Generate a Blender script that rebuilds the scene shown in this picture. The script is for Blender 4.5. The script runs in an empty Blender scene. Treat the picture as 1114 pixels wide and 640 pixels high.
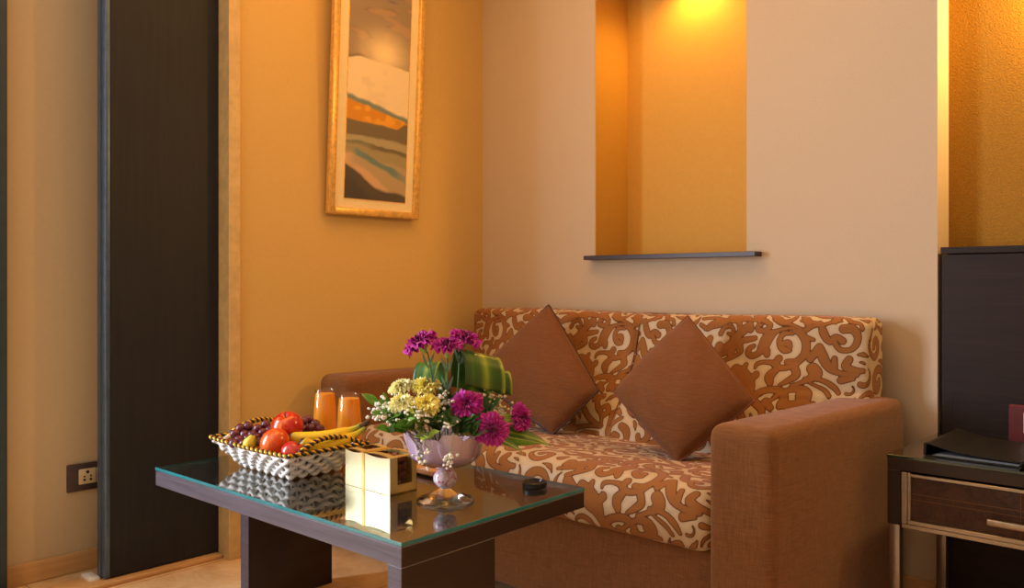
import bpy, bmesh, math, random
import numpy as np
from mathutils import Vector, Matrix

C = bpy.context.scene.collection
R = math.radians
PI = math.pi

# ------------------------------------------------------------------ camera frame (metres; X along the sofa wall, Y towards it)
CAMP = Vector((2.69, -2.70, 0.95))
YAW = R(42.9)
FPX, CX, HY = 917.0, 557.0, 308.0
FW = Vector((-math.sin(YAW), math.cos(YAW), 0))
RT = Vector((math.cos(YAW), math.sin(YAW), 0))
UP = Vector((0, 0, 1))

def at(px, py, d):
    return CAMP + FW * d + RT * ((px - CX) / FPX * d) + UP * ((HY - py) / FPX * d)

def at_y(px, py, Y):
    k = FW + RT * ((px - CX) / FPX)
    return at(px, py, (Y - CAMP.y) / k.y)

# ------------------------------------------------------------------ mesh building
class M:
    def __init__(s):
        s.v, s.f, s.m = [], [], []
        s.attr = []
    def add(s, vs, fs, mi=0, at=None):
        n = len(s.v)
        s.v += [tuple(v) for v in vs]
        s.f += [tuple(i + n for i in f) for f in fs]
        s.m += [mi] * len(fs)
        s.attr += list(at) if at is not None else [0.0] * len(vs)
        return s
    def bm(s, bm, mi=0):
        bm.verts.index_update()
        vs = [v.co.copy() for v in bm.verts]
        fs = [[v.index for v in f.verts] for f in bm.faces]
        bm.free()
        return s.add(vs, fs, mi)
    def box(s, x0, x1, y0, y1, z0, z1, r=0.0, seg=2, mi=0, M4=None):
        bm = bmesh.new()
        bmesh.ops.create_cube(bm, size=1)
        for v in bm.verts:
            v.co = Vector(((x0 + x1) / 2 + v.co.x * (x1 - x0), (y0 + y1) / 2 + v.co.y * (y1 - y0), (z0 + z1) / 2 + v.co.z * (z1 - z0)))
        if r > 0:
            bmesh.ops.bevel(bm, geom=list(bm.edges), offset=r, segments=seg, profile=0.5, affect='EDGES')
        if M4 is not None:
            bm.transform(M4)
        return s.bm(bm, mi)
    def grid(s, P, cu=False, cv=False, mi=0, at=None):
        nu, nv = len(P), len(P[0])
        vs = [p for row in P for p in row]
        fs = []
        for i in range(nu if cu else nu - 1):
            for j in range(nv if cv else nv - 1):
                a, b = i, (i + 1) % nu
                c, d = j, (j + 1) % nv
                fs.append((a * nv + c, b * nv + c, b * nv + d, a * nv + d))
        return s.add(vs, fs, mi, at)
    def tube(s, pts, rad, seg=8, closed=False, caps=True, mi=0, flat=None):
        pts = [Vector(p) for p in pts]
        n = len(pts)
        if not hasattr(rad, '__len__'):
            rad = [rad] * n
        up = None
        rows = []
        for i, p in enumerate(pts):
            a = pts[(i - 1) % n] if (closed or i > 0) else p
            b = pts[(i + 1) % n] if (closed or i < n - 1) else p
            t = (b - a)
            t = t.normalized() if t.length > 1e-9 else Vector((0, 0, 1))
            if up is None:
                up = Vector((0, 0, 1)) if abs(t.z) < 0.9 else Vector((1, 0, 0))
            u = (up - t * up.dot(t))
            u = u.normalized() if u.length > 1e-6 else t.orthogonal().normalized()
            w = t.cross(u)
            if not closed:
                up = u
            fu, fw = flat if flat else (1, 1)
            rows.append([p + (u * math.cos(2 * PI * k / seg) * fu + w * math.sin(2 * PI * k / seg) * fw) * rad[i] for k in range(seg)])
        s.grid(rows, cu=closed, cv=True, mi=mi)
        if caps and not closed:
            o = len(s.v) - n * seg
            s.f.append(tuple(range(o + seg - 1, o - 1, -1))); s.m.append(mi)
            s.f.append(tuple(range(o + (n - 1) * seg, o + n * seg))); s.m.append(mi)
        return s
    def lathe(s, prof, c=(0, 0, 0), seg=32, mi=0, axis=None):
        rows = []
        q = Vector((0, 0, 1)).rotation_difference(Vector(axis).normalized()) if axis is not None else None
        for r, z in prof:
            row = []
            for k in range(seg):
                p = Vector((r * math.cos(2 * PI * k / seg), r * math.sin(2 * PI * k / seg), z))
                if q is not None:
                    p = q @ p
                row.append(p + Vector(c))
            rows.append(row)
        return s.grid(rows, cv=True, mi=mi)
    def ball(s, c, r, seg=16, rings=10, mi=0, sc=(1, 1, 1)):
        prof = [(max(1e-5, r * math.sin(PI * i / rings)), -r * math.cos(PI * i / rings)) for i in range(rings + 1)]
        rows = []
        for rr, z in prof:
            rows.append([(c[0] + rr * math.cos(2 * PI * k / seg) * sc[0], c[1] + rr * math.sin(2 * PI * k / seg) * sc[1], c[2] + z * sc[2]) for k in range(seg)])
        return s.grid(rows, cv=True, mi=mi)
    def prism(s, poly, axis, a, b, mi=0):
        """polygon in the two other axes, extruded along axis ('x' or 'y') from a to b"""
        def mk(p, t):
            return (t, p[0], p[1]) if axis == 'x' else (p[0], t, p[1])
        n = len(poly)
        vs = [mk(p, a) for p in poly] + [mk(p, b) for p in poly]
        fs = [tuple(range(n)), tuple(range(2 * n - 1, n - 1, -1))]
        fs += [(i, i + n, (i + 1) % n + n, (i + 1) % n) for i in range(n)]
        return s.add(vs, fs, mi)

def world_loc(o):
    p = Vector(o.location)
    q = o.parent
    while q:
        p += q.location
        q = q.parent
    return p

def obj(name, m, mats, parent=None, smooth=True, ang=38, attr=None, normals=True):
    me = bpy.data.meshes.new(name)
    off = world_loc(parent) if parent else Vector((0, 0, 0))
    vs = [(x - off.x, y - off.y, z - off.z) for x, y, z in m.v]
    me.from_pydata(vs, [], m.f)
    for mt in (mats if isinstance(mats, (list, tuple)) else [mats]):
        me.materials.append(mt)
    me.polygons.foreach_set('material_index', m.m)
    if normals:
        bm = bmesh.new(); bm.from_mesh(me)
        bmesh.ops.recalc_face_normals(bm, faces=list(bm.faces))
        bm.to_mesh(me); bm.free()
    if attr:
        a = me.attributes.new(attr, 'FLOAT', 'POINT')
        a.data.foreach_set('value', np.asarray(m.attr, dtype=np.float32))
    if smooth:
        me.polygons.foreach_set('use_smooth', [True] * len(me.polygons))
        me.set_sharp_from_angle(angle=R(ang))
    me.update()
    o = bpy.data.objects.new(name, me)
    C.objects.link(o)
    if parent:
        o.parent = parent
    return o

def tag(o, label, cat, group=None, kind=None):
    o['label'] = label; o['category'] = cat
    if group: o['group'] = group
    if kind: o['kind'] = kind
    return o

def thing(name, label, cat, loc, group=None):
    o = bpy.data.objects.new(name, None)
    o.empty_display_size = 0.05
    C.objects.link(o)
    o.location = loc
    return tag(o, label, cat, group)

def struct(name, m, mat, smooth=False, parent=None):
    o = obj(name, m, mat, parent, smooth=smooth)
    if not parent: o['kind'] = 'structure'
    return o

# ------------------------------------------------------------------ materials
def c(r, g, b):
    def l(x):
        x /= 255.0
        return x / 12.92 if x <= 0.04045 else ((x + 0.055) / 1.055) ** 2.4
    return (l(r), l(g), l(b), 1)

class NT:
    def __init__(s, name):
        s.mat = bpy.data.materials.new(name)
        s.mat.use_nodes = True
        s.t = s.mat.node_tree
        s.t.nodes.clear()
        s.out = s.n('ShaderNodeOutputMaterial')
    def n(s, ty, **kw):
        x = s.t.nodes.new(ty)
        for k, v in kw.items():
            setattr(x, k, v)
        return x
    def l(s, a, b):
        s.t.links.new(a, b)
    def math(s, op, a, b=None, clamp=False):
        x = s.n('ShaderNodeMath', operation=op, use_clamp=clamp)
        for i, q in enumerate((a, b)):
            if q is None: continue
            if isinstance(q, (int, float)): x.inputs[i].default_value = q
            else: s.l(q, x.inputs[i])
        return x.outputs[0]
    def ramp(s, fac, stops, interp='LINEAR'):
        x = s.n('ShaderNodeValToRGB')
        x.color_ramp.interpolation = interp
        e = x.color_ramp.elements
        while len(e) < len(stops): e.new(0.5)
        for el, (p, col) in zip(e, stops):
            el.position = p; el.color = col
        s.l(fac, x.inputs[0])
        return x.outputs[0]
    def coords(s, scale=(1, 1, 1), kind='Object', rot=(0, 0, 0)):
        tc = s.n('ShaderNodeTexCoord')
        mp = s.n('ShaderNodeMapping')
        mp.inputs['Scale'].default_value = scale
        mp.inputs['Rotation'].default_value = rot
        s.l(tc.outputs[kind], mp.inputs[0])
        return mp.outputs[0]
    def noise(s, vec, scale, detail=3, rough=0.5, dist=0.0):
        x = s.n('ShaderNodeTexNoise')
        x.inputs['Scale'].default_value = scale
        x.inputs['Detail'].default_value = detail
        x.inputs['Roughness'].default_value = rough
        x.inputs['Distortion'].default_value = dist
        if vec is not None: s.l(vec, x.inputs['Vector'])
        return x.outputs['Fac']
    def mix(s, fac, a, b):
        x = s.n('ShaderNodeMix', data_type='RGBA')
        for i, q in ((0, fac), (6, a), (7, b)):
            if isinstance(q, (int, float, tuple)): x.inputs[i].default_value = q
            else: s.l(q, x.inputs[i])
        return x.outputs[2]
    def bsdf(s, col, rough=0.5, metal=0.0, spec=0.5, bump=None, bstr=0.2, bdist=0.002, sheen=0.0, coat=0.0, trans=0.0, sss=0.0):
        b = s.n('ShaderNodeBsdfPrincipled')
        if isinstance(col, tuple): b.inputs['Base Color'].default_value = col
        else: s.l(col, b.inputs['Base Color'])
        if isinstance(rough, (int, float)): b.inputs['Roughness'].default_value = rough
        else: s.l(rough, b.inputs['Roughness'])
        b.inputs['Metallic'].default_value = metal
        b.inputs['Specular IOR Level'].default_value = spec
        b.inputs['Sheen Weight'].default_value = sheen
        b.inputs['Coat Weight'].default_value = coat
        b.inputs['Transmission Weight'].default_value = trans
        if bump is not None:
            bn = s.n('ShaderNodeBump')
            bn.inputs['Strength'].default_value = bstr
            bn.inputs['Distance'].default_value = bdist
            s.l(bump, bn.inputs['Height'])
            s.l(bn.outputs[0], b.inputs['Normal'])
        s.l(b.outputs[0], s.out.inputs[0])
        return b

def flat(name, col, rough=0.5, metal=0.0, spec=0.5, var=0.12, scale=30, **kw):
    t = NT(name)
    f = t.noise(t.coords(), scale, 3)
    lo = tuple(x * (1 - var) for x in col[:3]) + (1,)
    hi = tuple(min(1, x * (1 + var)) for x in col[:3]) + (1,)
    t.bsdf(t.ramp(f, [(0.3, lo), (0.7, hi)]), rough, metal, spec, **kw)
    return t.mat

def wallpaper(name, col, scale=160, bstr=0.12, var=0.05):
    t = NT(name)
    v = t.coords((1, 1, 1))
    f = t.noise(v, scale, 2)
    lo = tuple(x * (1 - var) for x in col[:3]) + (1,)
    hi = tuple(min(1, x * (1 + var)) for x in col[:3]) + (1,)
    t.bsdf(t.ramp(f, [(0.3, lo), (0.7, hi)]), 0.7, 0, 0.25, bump=f, bstr=bstr, bdist=0.003)
    return t.mat

def linen(name, dark, light, scale=1.0):
    t = NT(name)
    f1 = t.noise(t.coords((30 * scale, 30 * scale, 900 * scale)), 1, 3, 0.6)
    f2 = t.noise(t.coords((900 * scale, 900 * scale, 30 * scale)), 1, 3, 0.6)
    f = t.math('ADD', t.math('MULTIPLY', f1, 0.5), t.math('MULTIPLY', f2, 0.5))
    t.bsdf(t.ramp(f, [(0.36, dark), (0.64, light)]), 0.85, 0, 0.15, bump=f, bstr=0.3, bdist=0.0015, sheen=0.15)
    return t.mat

def wood(name, a, b, axis='x', rough=0.4, spec=0.5, coat=0.0):
    t = NT(name)
    sc = {'x': (2.0, 60, 60), 'y': (60, 2.0, 60), 'z': (60, 60, 2.0)}[axis]
    f = t.noise(t.coords(sc), 1.5, 5, 0.65, 0.4)
    t.bsdf(t.ramp(f, [(0.3, a), (0.7, b)]), rough, 0, spec, bump=f, bstr=0.15, bdist=0.001, coat=coat)
    return t.mat

def thin_glass(name, tint=(1, 1, 1, 1), base=0.04, boost=1.0, rough=0.0, edge=None):
    """clear glass: what lies behind shows through, reflection grows towards grazing angles"""
    t = NT(name)
    g = t.n('ShaderNodeNewGeometry')
    d = t.n('ShaderNodeVectorMath', operation='DOT_PRODUCT')
    t.l(g.outputs['Incoming'], d.inputs[0]); t.l(g.outputs['Normal'], d.inputs[1])
    k = t.math('SUBTRACT', 1.0, t.math('ABSOLUTE', d.outputs['Value']), clamp=True)
    f = t.math('ADD', t.math('MULTIPLY', t.math('POWER', k, 5.0), (1 - base) * boost), base, clamp=True)
    tr = t.n('ShaderNodeBsdfTransparent')
    if edge is not None:
        col = t.mix(t.math('POWER', k, 3.0), tint, edge)
        t.l(col, tr.inputs[0])
    else:
        tr.inputs[0].default_value = tint
    gl = t.n('ShaderNodeBsdfGlossy'); gl.inputs['Roughness'].default_value = rough
    mx = t.n('ShaderNodeMixShader')
    t.l(f, mx.inputs[0]); t.l(tr.outputs[0], mx.inputs[1]); t.l(gl.outputs[0], mx.inputs[2])
    t.l(mx.outputs[0], t.out.inputs[0])
    return t.mat

MT = {}
MT['wall'] = wallpaper('cream_wallpaper', (0.58, 0.46, 0.31, 1), 140, 0.05, 0.02)
MT['wall_left'] = wallpaper('cream_paint', (0.68, 0.455, 0.16, 1), 60, 0.03, 0.015)
MT['wall_alcove'] = wallpaper('alcove_paint', (0.62, 0.48, 0.29, 1), 60, 0.03, 0.015)
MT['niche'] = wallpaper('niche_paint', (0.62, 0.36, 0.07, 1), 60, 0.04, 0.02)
MT['gold'] = wallpaper('gold_wallpaper', (0.31, 0.15, 0.010, 1), 220, 0.6, 0.15)
MT['ceil'] = wallpaper('ceiling_paint', (0.75, 0.70, 0.6, 1), 60, 0.03)
MT['trim'] = flat('trim_paint', (0.64, 0.45, 0.20, 1), 0.45)
MT['base'] = wood('baseboard_wood', c(196, 150, 96), c(212, 168, 112), 'y', 0.45)
MT['baseb'] = wood('baseboard_wood_b', c(190, 146, 92), c(206, 160, 106), 'x', 0.45)
MT['door'] = wood('dark_laminate', c(34, 35, 39), c(41, 42, 46), 'z', 0.5, 0.25)
MT['dooredge'] = flat('door_edge_metal', c(84, 104, 128), 0.35, 0.6)
MT['dkwood'] = wood('dark_wenge', c(30, 18, 13), c(44, 28, 20), 'z', 0.38, 0.4)
MT['ledge'] = wood('ledge_wenge', c(44, 26, 24), c(62, 38, 32), 'x', 0.4)
MT['table'] = wood('table_laminate_daylit', c(60, 55, 64), c(88, 80, 90), 'x', 0.42, 0.5)  # laminate with the cool daylight on its front put into the colour
MT['table_side_shaded'] = wood('table_laminate_cross_shaded', c(36, 22, 17), c(48, 31, 24), 'y', 0.42, 0.5)  # same laminate, shade of the end faces put in as darker brown; grain across
MT['glass_top'] = thin_glass('table_glass', (0.80, 0.86, 0.83, 1), 0.08, 1.7, 0.006)
MT['glass_edge'] = flat('glass_edge_green', c(40, 120, 126), 0.12, 0, 0.8, var=0.2, scale=8)
MT['glass_edge_dark'] = flat('glass_edge_dark', c(12, 44, 38), 0.12, 0, 0.8)
MT['linen'] = linen('brown_linen', c(104, 66, 36), c(142, 97, 57))
MT['linen_c'] = linen('cushion_linen', c(90, 53, 25), c(121, 75, 39), 1.1)
MT['piping'] = flat('cushion_piping', c(110, 56, 26), 0.7)
MT['piping_d'] = flat('cushion_piping_dark', c(62, 34, 18), 0.7)
MT['black'] = flat('black_plastic', c(16, 16, 18), 0.25)
MT['chrome'] = flat('brushed_chrome', c(160, 150, 136), 0.3, 0.9, var=0.08, scale=60)
MT['goldframe'] = flat('gilt_wood', c(232, 188, 104), 0.36, 0.55, var=0.18, scale=60)
MT['mat'] = flat('picture_mount', c(240, 222, 176), 0.8, var=0.03)
MT['leather'] = flat('black_leather', c(20, 19, 18), 0.42, 0, 0.4, scale=300)
MT['paper'] = flat('paper', c(130, 138, 146), 0.8)
MT['redcard'] = flat('dark_red_card', c(92, 20, 24), 0.55)
MT['whitecard'] = flat('white_label', c(232, 230, 226), 0.6, var=0.03)
MT['socketplate'] = flat('socket_plate_brown', c(74, 58, 56), 0.4)
MT['socket'] = flat('socket_cream', c(226, 204, 160), 0.4, var=0.03)
MT['hole'] = flat('socket_hole', c(20, 16, 14), 0.6)

# marble floor
t = NT('marble_floor')
v = t.coords((1, 1, 1))
f = t.noise(v, 3.0, 8, 0.62, 1.4)
f2 = t.noise(v, 9.0, 6, 0.6, 2.0)
br = t.n('ShaderNodeTexBrick'); br.offset = 0.0
br.inputs['Scale'].default_value = 1.0
br.inputs['Brick Width'].default_value = 0.6; br.inputs['Row Height'].default_value = 0.6
br.inputs['Mortar Size'].default_value = 0.002
br.inputs['Color1'].default_value = (1, 1, 1, 1); br.inputs['Color2'].default_value = (0.93, 0.93, 0.93, 1)
br.inputs['Mortar'].default_value = (0.45, 0.4, 0.35, 1)
t.l(v, br.inputs['Vector'])
col = t.ramp(t.math('ADD', t.math('MULTIPLY', f, 0.65), t.math('MULTIPLY', f2, 0.35)), [(0.30, c(205, 160, 105)), (0.48, c(226, 186, 134)), (0.62, c(238, 206, 160)), (0.75, c(214, 166, 108))])
mm = t.n('ShaderNodeMix', data_type='RGBA', blend_type='MULTIPLY'); mm.inputs[0].default_value = 1
t.l(col, mm.inputs[6]); t.l(br.outputs[0], mm.inputs[7])
t.bsdf(mm.outputs[2], 0.18, 0, 0.5)
MT['floor'] = t.mat

# damask: velvet scrolls on satin, the distance to the scroll outline is stored on the cloth
t = NT('damask_cloth')
a = t.n('ShaderNodeAttribute', attribute_name='damask')
thr = t.noise(t.coords((250, 250, 250)), 1, 2)
dd = t.math('ADD', a.outputs['Fac'], t.math('MULTIPLY', t.math('SUBTRACT', thr, 0.5), 0.0012))
q = t.math('ADD', t.math('MULTIPLY', dd, 50.0), 0.5, clamp=True)     # 0.5 is the outline; 1 mm = 0.05
col = t.ramp(q, [(0.30, c(142, 90, 40)), (0.38, c(128, 78, 32)), (0.44, c(80, 44, 16)), (0.485, c(88, 50, 20)), (0.515, c(182, 156, 120)), (1.0, c(192, 168, 132))])
rg = t.ramp(q, [(0.47, (0.85, 0.85, 0.85, 1)), (0.53, (0.45, 0.45, 0.45, 1))])
hb = t.ramp(q, [(0.35, (1, 1, 1, 1)), (0.5, (0, 0, 0, 1))])
t.bsdf(col, rg, 0, 0.25, bump=hb, bstr=0.45, bdist=0.003, sheen=0.1)
MT['damask'] = t.mat

# ------------------------------------------------------------------ damask scrolls (tile of strokes: x, y, radius)
def crop(x, y, cid):
    if cid == 1: return 510 + x / 6.4, 325 + y / 6.4, 6.4, -0.19
    if cid == 2: return 640 + x / 5.82, 330 + y / 5.82, 5.82, -0.19
    if cid == 3: return 800 + x / 6.094, 335 + y / 6.094, 6.094, -0.18
    return 600 + x / 5.817, 400 + y / 5.817, 5.817, -0.29

STROKES = [
 (3, [(705, 150, 30), (760, 150, 30), (795, 195, 26), (788, 250, 22), (750, 288, 18), (690, 288, 18), (656, 250, 17), (642, 212, 19), (668, 205, 20), (700, 230, 24)]),
 (3, [(560, 105, 14), (575, 165, 26), (600, 215, 24), (622, 240, 16)]),
 (3, [(440, 92, 10), (500, 98, 12), (545, 115, 14), (570, 150, 16)]),
 (3, [(470, 152, 20), (515, 130, 14), (575, 122, 12), (640, 102, 12), (700, 93, 8)]),
 (3, [(150, 255, 14), (125, 270, 18), (120, 300, 20), (150, 318, 20), (190, 300, 22), (215, 250, 38), (235, 200, 38), (280, 165, 18), (340, 145, 12), (395, 145, 10)]),
 (3, [(238, 290, 26), (245, 312, 20)]),
 (3, [(390, 180, 10), (335, 178, 17), (312, 215, 19), (320, 258, 19), (350, 285, 22), (382, 288, 14)]),
 (3, [(330, 240, 12), (365, 240, 22), (385, 265, 12)]),
 (3, [(395, 160, 12), (440, 180, 24), (476, 240, 26), (474, 315, 26), (430, 360, 22), (375, 362, 18)]),
 (3, [(470, 200, 14), (520, 222, 12)]),
 (3, [(465, 345, 14), (420, 388, 16), (345, 400, 19), (300, 370, 19), (240, 360, 13), (192, 370, 14), (185, 395, 9)]),
 (3, [(322, 340, 24), (300, 375, 20)]),
 (3, [(325, 405, 20), (288, 450, 30), (300, 492, 20)]),
 (3, [(535, 330, 8), (510, 345, 24), (540, 300, 26), (560, 262, 18), (580, 320, 30), (602, 370, 30), (640, 420, 22), (720, 450, 18), (790, 450, 22)]),
 (3, [(655, 345, 17), (655, 405, 22)]),
 (3, [(745, 352, 24), (725, 400, 26), (790, 425, 20), (840, 430, 18)]),
 (3, [(700, 490, 24), (770, 480, 16)]),
 (3, [(430, 412, 24), (440, 450, 24), (395, 485, 18), (355, 508, 8)]),
 (3, [(530, 408, 36), (552, 448, 36), (495, 488, 17), (425, 515, 12)]),
 (3, [(490, 470, 10), (590, 488, 15), (655, 530, 18), (690, 575, 12)]),
 (3, [(520, 500, 8), (600, 545, 13), (640, 590, 12)]),
 (3, [(190, 612, 18), (230, 560, 22), (300, 535, 21), (368, 545, 24), (400, 590, 24), (388, 632, 20)]),
 (3, [(480, 575, 24), (500, 615, 18), (560, 625, 14)]),
 (3, [(300, 600, 24), (340, 640, 18)]),
 (3, [(60, 400, 30), (110, 450, 55), (165, 500, 45), (190, 560, 26)]),
 (3, [(120, 375, 16), (110, 410, 22)]),
 (3, [(200, 440, 24), (170, 470, 22)]),
 (3, [(200, 95, 16), (240, 120, 18), (215, 155, 18), (165, 150, 18), (160, 122, 14), (185, 120, 10)]),
 (3, [(100, 80, 14), (165, 82, 16), (215, 92, 18)]),
 (3, [(270, 78, 18), (310, 110, 15), (370, 118, 12), (440, 150, 12)]),
 (3, [(25, 70, 14), (70, 85, 10)]),
 (3, [(0, 205, 18), (60, 160, 30), (105, 120, 24), (115, 150, 20)]),
 (3, [(20, 225, 16), (90, 215, 20), (150, 205, 16)]),
 (3, [(50, 240, 26), (65, 285, 24)]),
 (3, [(10, 280, 26), (5, 310, 22)]),
 (3, [(770, 100, 18), (815, 112, 14), (830, 150, 16)]),
 # great spiral left of the middle cushion
 (1, [(650, 165, 16), (670, 145, 24), (710, 130, 28), (765, 112, 16), (805, 130, 16), (818, 185, 20), (795, 240, 26), (750, 282, 20), (705, 305, 12)]),
 (1, [(720, 195, 16), (735, 162, 14), (768, 154, 12), (785, 180, 11), (772, 202, 11), (757, 195, 8)]),
 (1, [(660, 248, 26), (668, 225, 20)]),
 (1, [(722, 270, 26), (715, 300, 20)]),
 (1, [(690, 335, 10), (760, 312, 14), (820, 268, 14)]),
 (1, [(740, 365, 10), (790, 340, 14), (830, 320, 10)]),
 (1, [(760, 400, 34), (800, 440, 30), (830, 480, 20)]),
 (1, [(620, 100, 12), (680, 92, 14), (720, 105, 12)]),
 (1, [(640, 165, 14), (610, 140, 12)]),
 # lower fan
 (4, [(405, 352, 8), (345, 325, 15), (300, 290, 15), (258, 245, 17)]),
 (4, [(402, 348, 8), (378, 285, 14), (338, 240, 16), (322, 190, 18), (350, 178, 14)]),
 (4, [(400, 360, 8), (330, 350, 12), (270, 358, 16), (225, 380, 28), (205, 420, 40), (200, 460, 20)]),
 (4, [(390, 395, 10), (310, 388, 14), (276, 415, 18), (290, 458, 26), (320, 490, 16), (370, 470, 10), (395, 410, 10)]),
 (4, [(152, 310, 13), (190, 288, 15), (226, 308, 15), (222, 345, 18), (185, 358, 15), (172, 332, 11)]),
 (4, [(60, 405, 12), (110, 385, 16), (155, 390, 13)]),
 (4, [(150, 440, 20), (75, 430, 32)]),
 (4, [(352, 255, 14), (390, 235, 14), (408, 270, 16), (390, 292, 18)]),
 (4, [(440, 285, 22), (445, 340, 22), (445, 390, 22), (455, 435, 12)]),
 (4, [(430, 278, 12), (465, 265, 16), (492, 285, 10)]),
 (4, [(445, 365, 12), (480, 325, 13), (512, 305, 9)]),
 (4, [(522, 352, 20), (560, 380, 26), (572, 430, 20), (545, 468, 17), (498, 468, 17), (478, 430, 17), (488, 398, 14), (515, 412, 17)]),
 (4, [(420, 470, 24), (425, 505, 24)]),
 (4, [(545, 515, 18), (600, 470, 18), (620, 520, 16)]),
 (4, [(310, 108, 10), (370, 62, 14), (430, 58, 20), (455, 95, 20), (410, 132, 24), (362, 122, 22)]),
 (4, [(250, 110, 20), (290, 150, 18), (300, 200, 12)]),
 (4, [(200, 170, 22), (230, 215, 20)]),
 (4, [(115, 300, 20), (130, 340, 14)]),
 # the part that the cushions hide
 (4, [(640, 330, 20), (690, 360, 26), (700, 420, 22), (660, 450, 18), (640, 410, 16)]),
 (4, [(640, 250, 12), (720, 270, 20), (760, 330, 22)]),
 (4, [(720, 470, 26), (780, 430, 24), (800, 370, 16)]),
 (4, [(600, 200, 12), (660, 210, 16), (700, 190, 20), (690, 150, 16)]),
]
PU, PV, U0, V0 = 0.632, 0.45, 0.70, 0.40
NU, NV = 316, 225

def build_tile():
    gx = (np.arange(NU) + 0.5) / NU * PU
    gy = (np.arange(NV) + 0.5) / NV * PV
    sd = np.full((NU, NV), 0.2)
    def put(pts):
        """one scroll over those before it: its rim stays visible where it crosses them"""
        d = np.full((NU, NV), 0.2)
        for ux, uy, ur in pts:
            dx = np.abs((gx - ux + PU / 2) % PU - PU / 2)
            dy = np.abs((gy - uy + PV / 2) % PV - PV / 2)
            np.minimum(d, np.sqrt(dx[:, None] ** 2 + dy[None, :] ** 2) - max(ur, 0.0022), out=d)
        inside_ = (d < 0) & (sd < -0.0015)
        sd[:] = np.where(inside_, np.maximum(np.minimum(d, -0.0011), sd * 0 - 0.02), np.minimum(sd, d))
    for cid, pts in STROKES:
        w = []
        for x, y, r in pts:
            px, py, sc, Y = crop(x, y, cid)
            p = at_y(px, py, Y)
            d = (p - CAMP).dot(FW)
            w.append((p.x - U0, p.z - V0, r / sc * d / FPX * 1.02))
        # smooth the polyline (Catmull-Rom)
        dense = []
        n = len(w)
        for i in range(n - 1):
            p0, p1, p2, p3 = w[max(0, i - 1)], w[i], w[i + 1], w[min(n - 1, i + 2)]
            for k in range(8):
                tt = k / 8.0
                dense.append(tuple(0.5 * (2 * p1[j] + (p2[j] - p0[j]) * tt + (2 * p0[j] - 5 * p1[j] + 4 * p2[j] - p3[j]) * tt ** 2 + (3 * p1[j] - p0[j] - 3 * p2[j] + p3[j]) * tt ** 3) for j in range(3)))
        dense.append(w[-1])
        put(dense)
    # close the bare cloth between the great scrolls with smaller curls, commas and leaves of the same family
    def spiral(turns, r0):
        pts = []
        for k in range(30):
            q = k / 29
            th = 2 * PI * turns * q
            rr = r0 * (1 - 0.80 * q)
            pts.append((math.cos(th) * rr, math.sin(th) * rr, 0.045 + 0.070 * math.sin(PI * q) + 0.06 * max(0, q - 0.8) / 0.2))
        return [(pts[0][0] - 0.02, pts[0][1] - 0.62 + 0.04 * k, 0.02 + 0.0022 * k) for k in range(0, 15)] + pts
    def arc(a0, a1, r, w0, w1, w2):
        out = []
        for k in range(22):
            q = k / 21
            a = a0 + (a1 - a0) * q
            w = w0 + (w1 - w0) * q * 2 if q < 0.5 else w1 + (w2 - w1) * (q - 0.5) * 2
            out.append((math.cos(a) * r - r, math.sin(a) * r, w))
        return out
    TPL = [
        spiral(1.35, 0.42),
        spiral(1.1, 0.40),
        arc(-0.6, 1.5, 0.7, 0.02, 0.15, 0.03) + arc(0.3, 1.0, 0.45, 0.02, 0.14, 0.12),
        arc(-0.9, 0.9, 0.8, 0.02, 0.12, 0.02) + arc(0.1, 1.9, 0.42, 0.05, 0.10, 0.13),
        arc(-1.2, 1.6, 0.45, 0.03, 0.10, 0.14),
        arc(-0.5, 0.8, 0.9, 0.02, 0.17, 0.02),
        arc(-0.3, 0.5, 0.9, 0.04, 0.15, 0.06),
    ]
    rng = np.random.RandomState(7)
    for size, tries in ((0.15, 900), (0.12, 1200), (0.1, 900), (0.085, 900), (0.07, 1400), (0.05, 2200), (0.036, 2500)):
        for _ in range(tries):
            cand = np.argwhere(sd > size * 0.10)
            if len(cand) == 0: break
            i, j = cand[rng.randint(len(cand))]
            tp = TPL[rng.randint(2 if size > 0.09 else 5 if size > 0.06 else len(TPL))]
            a = rng.uniform(0, 2 * PI); fl = rng.choice((-1, 1)); k = size * rng.uniform(0.85, 1.15)
            ca, sa = math.cos(a), math.sin(a)
            pts = [(gx[i] + (x * fl * ca - y * sa) * k, gy[j] + (x * fl * sa + y * ca) * k, r * k) for x, y, r in tp]
            ii = (np.array([p[0] for p in pts]) / PU * NU).astype(int) % NU
            jj = (np.array([p[1] for p in pts]) / PV * NV).astype(int) % NV
            if (sd[ii, jj] - np.array([p[2] for p in pts])).min() > 0.0052:
                put(pts)
    return sd - 0.0011
TILE = build_tile()

def damask(u, v):
    u = np.asarray(u, float); v = np.asarray(v, float)
    a = ((u - U0) % PU) / PU * NU - 0.5
    b = ((v - V0) % PV) / PV * NV - 0.5
    i = np.floor(a).astype(int); j = np.floor(b).astype(int)
    fa, fb = a - i, b - j
    g = lambda p, q: TILE[p % NU, q % NV]
    return g(i, j) * (1 - fa) * (1 - fb) + g(i + 1, j) * fa * (1 - fb) + g(i, j + 1) * (1 - fa) * fb + g(i + 1, j + 1) * fa * fb

def sstep(x, a, b):
    k = np.clip((x - a) / (b - a), 0, 1)
    return k * k * (3 - 2 * k)

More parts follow.
